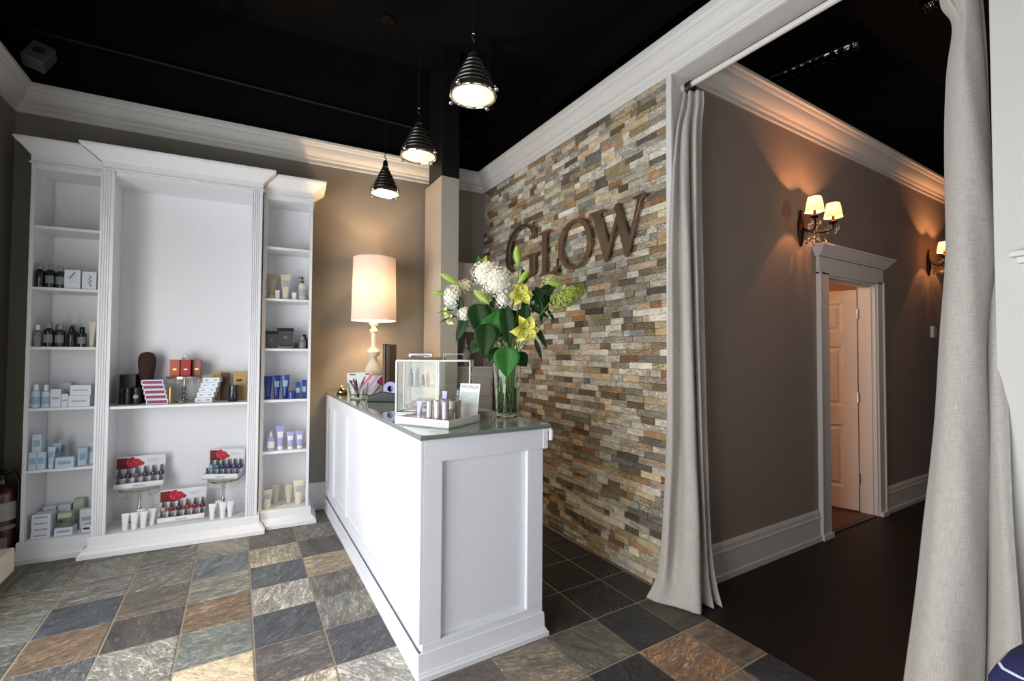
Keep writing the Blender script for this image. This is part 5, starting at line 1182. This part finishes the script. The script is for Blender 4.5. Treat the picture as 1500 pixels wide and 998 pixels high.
def sconce(label, x, z):
    t = thing('wall_sconce', label, 'wall lamp', (x,1.8795,z), 0, 'crystal wall sconces in the hall')
    prof = [(.004,-.155),(.012,-.145),(.018,-.11),(.030,-.06),(.036,-.01),(.033,.03),(.022,.07),(.013,.09),(.015,.105),(.015,.125),(.006,.13)]
    MB().lathe(prof, 20, (0,-.012,0), sy=.55).build('backplate', mat('sconce_bronze','2c1812',.3,.8,var=.3), t)
    brz = MATS['sconce_bronze']
    for sx in (-1, 1):
        tipx, tipy = sx*.135, -.175
        pts = [Vector((0,-.03,-.02)), Vector((sx*.03,-.08,-.055)), Vector((sx*.075,-.14,-.06)), Vector((sx*.12,-.175,-.035)), Vector((tipx,tipy,0))]
        MB().tube(cspline(pts, 6), .006, 8).build('arm', brz, t)
        MB().lathe([(.008,0),(.026,.010),(.030,.018),(.018,.020),(.012,.032),(.010,.034),(.010,.062)],16,(tipx,tipy,0)).build('candle_cup', brz, t)
        MB().ball((tipx,tipy,.095), .016, 12, 1.5).build('bulb', mat('sconce_bulb','fff0c8',.4,emit='ffc880',estr=14), t)
        MB().loft([[Vector((tipx+r*cos(2*pi*k/32), tipy+r*sin(2*pi*k/32), zz)) for k in range(32)] for r, zz in ((.062,.052),(.042,.158))], True, False).build('lamp_shade', sh_m, t)
        m = MB()
        for r, zz in ((.062,.052),(.042,.158)): m.tube([(tipx+r*cos(2*pi*k/32), tipy+r*sin(2*pi*k/32), zz) for k in range(33)], .0016, 5)
        m.build('shade_trim', gold, t)
        point('sconce_light', (tipx,tipy,.110), 36, (1.0,.39,.145), .014, t)
        for k in range(6):
            a = 2*pi*k/6; cx, cy = tipx+.034*cos(a), tipy+.034*sin(a); Lh = .045 if k % 2 else .07
            m = MB(); m.tube([(cx,cy,.012),(cx,cy,.0)], .001, 4); m.ball((cx,cy,-.004), .005, 6); m.lathe([(0,-Lh),(.008,-Lh+.012),(.010,-Lh+.02),(.004,-.018),(0,-.012)], 8, (cx,cy,0)); m.build('crystal_drop', crystal, t)
    for k, (cx, cy, cz, Lh) in enumerate([(0,-.10,-.05,.09),(.03,-.085,-.05,.06),(-.03,-.085,-.05,.06),(.05,-.12,-.058,.05),(-.05,-.12,-.058,.05),(0,-.05,-.06,.06),(.075,-.145,-.065,.05),(-.075,-.145,-.065,.05),(.02,-.12,-.05,.05),(-.02,-.12,-.05,.05)]):
        m = MB()
        for q in range(3): m.ball((cx,cy,cz-.010-.011*q), .005, 6)
        m.lathe([(0,-Lh-.03),(.010,-Lh-.012),(.013,-Lh),(.004,-.045),(0,-.040)], 8, (cx,cy,cz)); m.build('crystal_drop', crystal, t)
    m = MB()
    for sx in (-1, 1):
        m.tube([Vector((sx*.01,-.06,.01)), Vector((sx*.06,-.11,-.05)), Vector((sx*.11,-.15,-.03))], .0025, 6)
        for q in range(6): m.ball(lerp(Vector((sx*.01,-.06,.0)), Vector((sx*.11,-.15,-.025)), q/5)-Vector((0,0,.03*sin(pi*q/5))), .005, 6)
    m.build('bead_chain', crystal, t)
sconce('nearer crystal wall sconce left above the door casing', 3.705, 2.44)
sconce('farther crystal wall sconce half hidden by the near curtain', 6.225, 2.44)
t = thing('thermostat', 'small grey thermostat on the dark hall wall beneath the far sconce', 'thermostat', (6.30,1.8795,1.70), 0)
MB().box(-.035,.035,-.028,0,-.06,.06).build('body', trimw, t, bevel=.004); MB().box(.06,.10,-.018,0,-.045,.045).build('switch', trimw, t, bevel=.003)
point('side_room_light', (3.6,2.9,2.3), 34, (1.0,.60,.36), .12)
point('hall_fill_light', (3.9,.15,2.5), 16, (1.0,.80,.68), .12)  # added fill to brighten the hall, no fixture hangs here

# ------------------------------------------------------------------ ducts and conduits in the black ceiling
def foil(label, pts, r):
    o = MB(); P = cspline([Vector(p) for p in pts], 14); rs = [r*(1+.16*sin(i*2.1)+.07*random.uniform(-1,1)) for i in range(len(P))]
    o = o.tube(P, rs, 14).build('foil_duct', mat('black_foil','77777a',.16,1.0,var=.3,nscale=40,bump=1.0,bscale=35), None, ang=80); tag(o, label, 'duct', 'foil ducts above the hall'); return o
foil('shiny foil duct above the hall crown moulding', [(4.02,2.75,3.95),(4.10,2.25,3.95),(4.16,1.95,3.96),(4.20,1.66,3.95)], .055)
foil('shiny foil duct end beside the near curtain top', [(4.16,1.27,3.95),(4.18,1.15,3.96),(4.2,1.03,3.95),(4.2,.8,3.95)], .05)
p0_, p1_ = wl(-2.1,.03,3.85), wl(1.6,.03,3.70)
o = MB().tube([p0_, p1_], .012, 8).build('conduit', mat('conduit_grey','161616',.6)); tag(o, 'thin dark conduit running along the black upper back wall', 'conduit')
for k, (x, lab) in enumerate([(-.2,'black ceiling joist above the shelving units'),(2.9,'black ceiling joist above the curtained opening')]):
    o = MB().box(x,x+.10,-2.4,4.3,4.2,4.399).build('ceiling_joist', black); tag(o, lab, 'joist')
o = MB().lathe([(.05,0),(.06,.03),(.06,.12),(.03,.15),(.03,.35)],16,(0,0,0)).build('track_spotlight', blackm); o.location = (1.98,3.75,3.75); tag(o, 'black spotlight hanging in the dark by the stone wall corner', 'spotlight')
o2 = MB().box(-.02,.02,-.02,.02,.35,.65).build('stem', blackm, o)
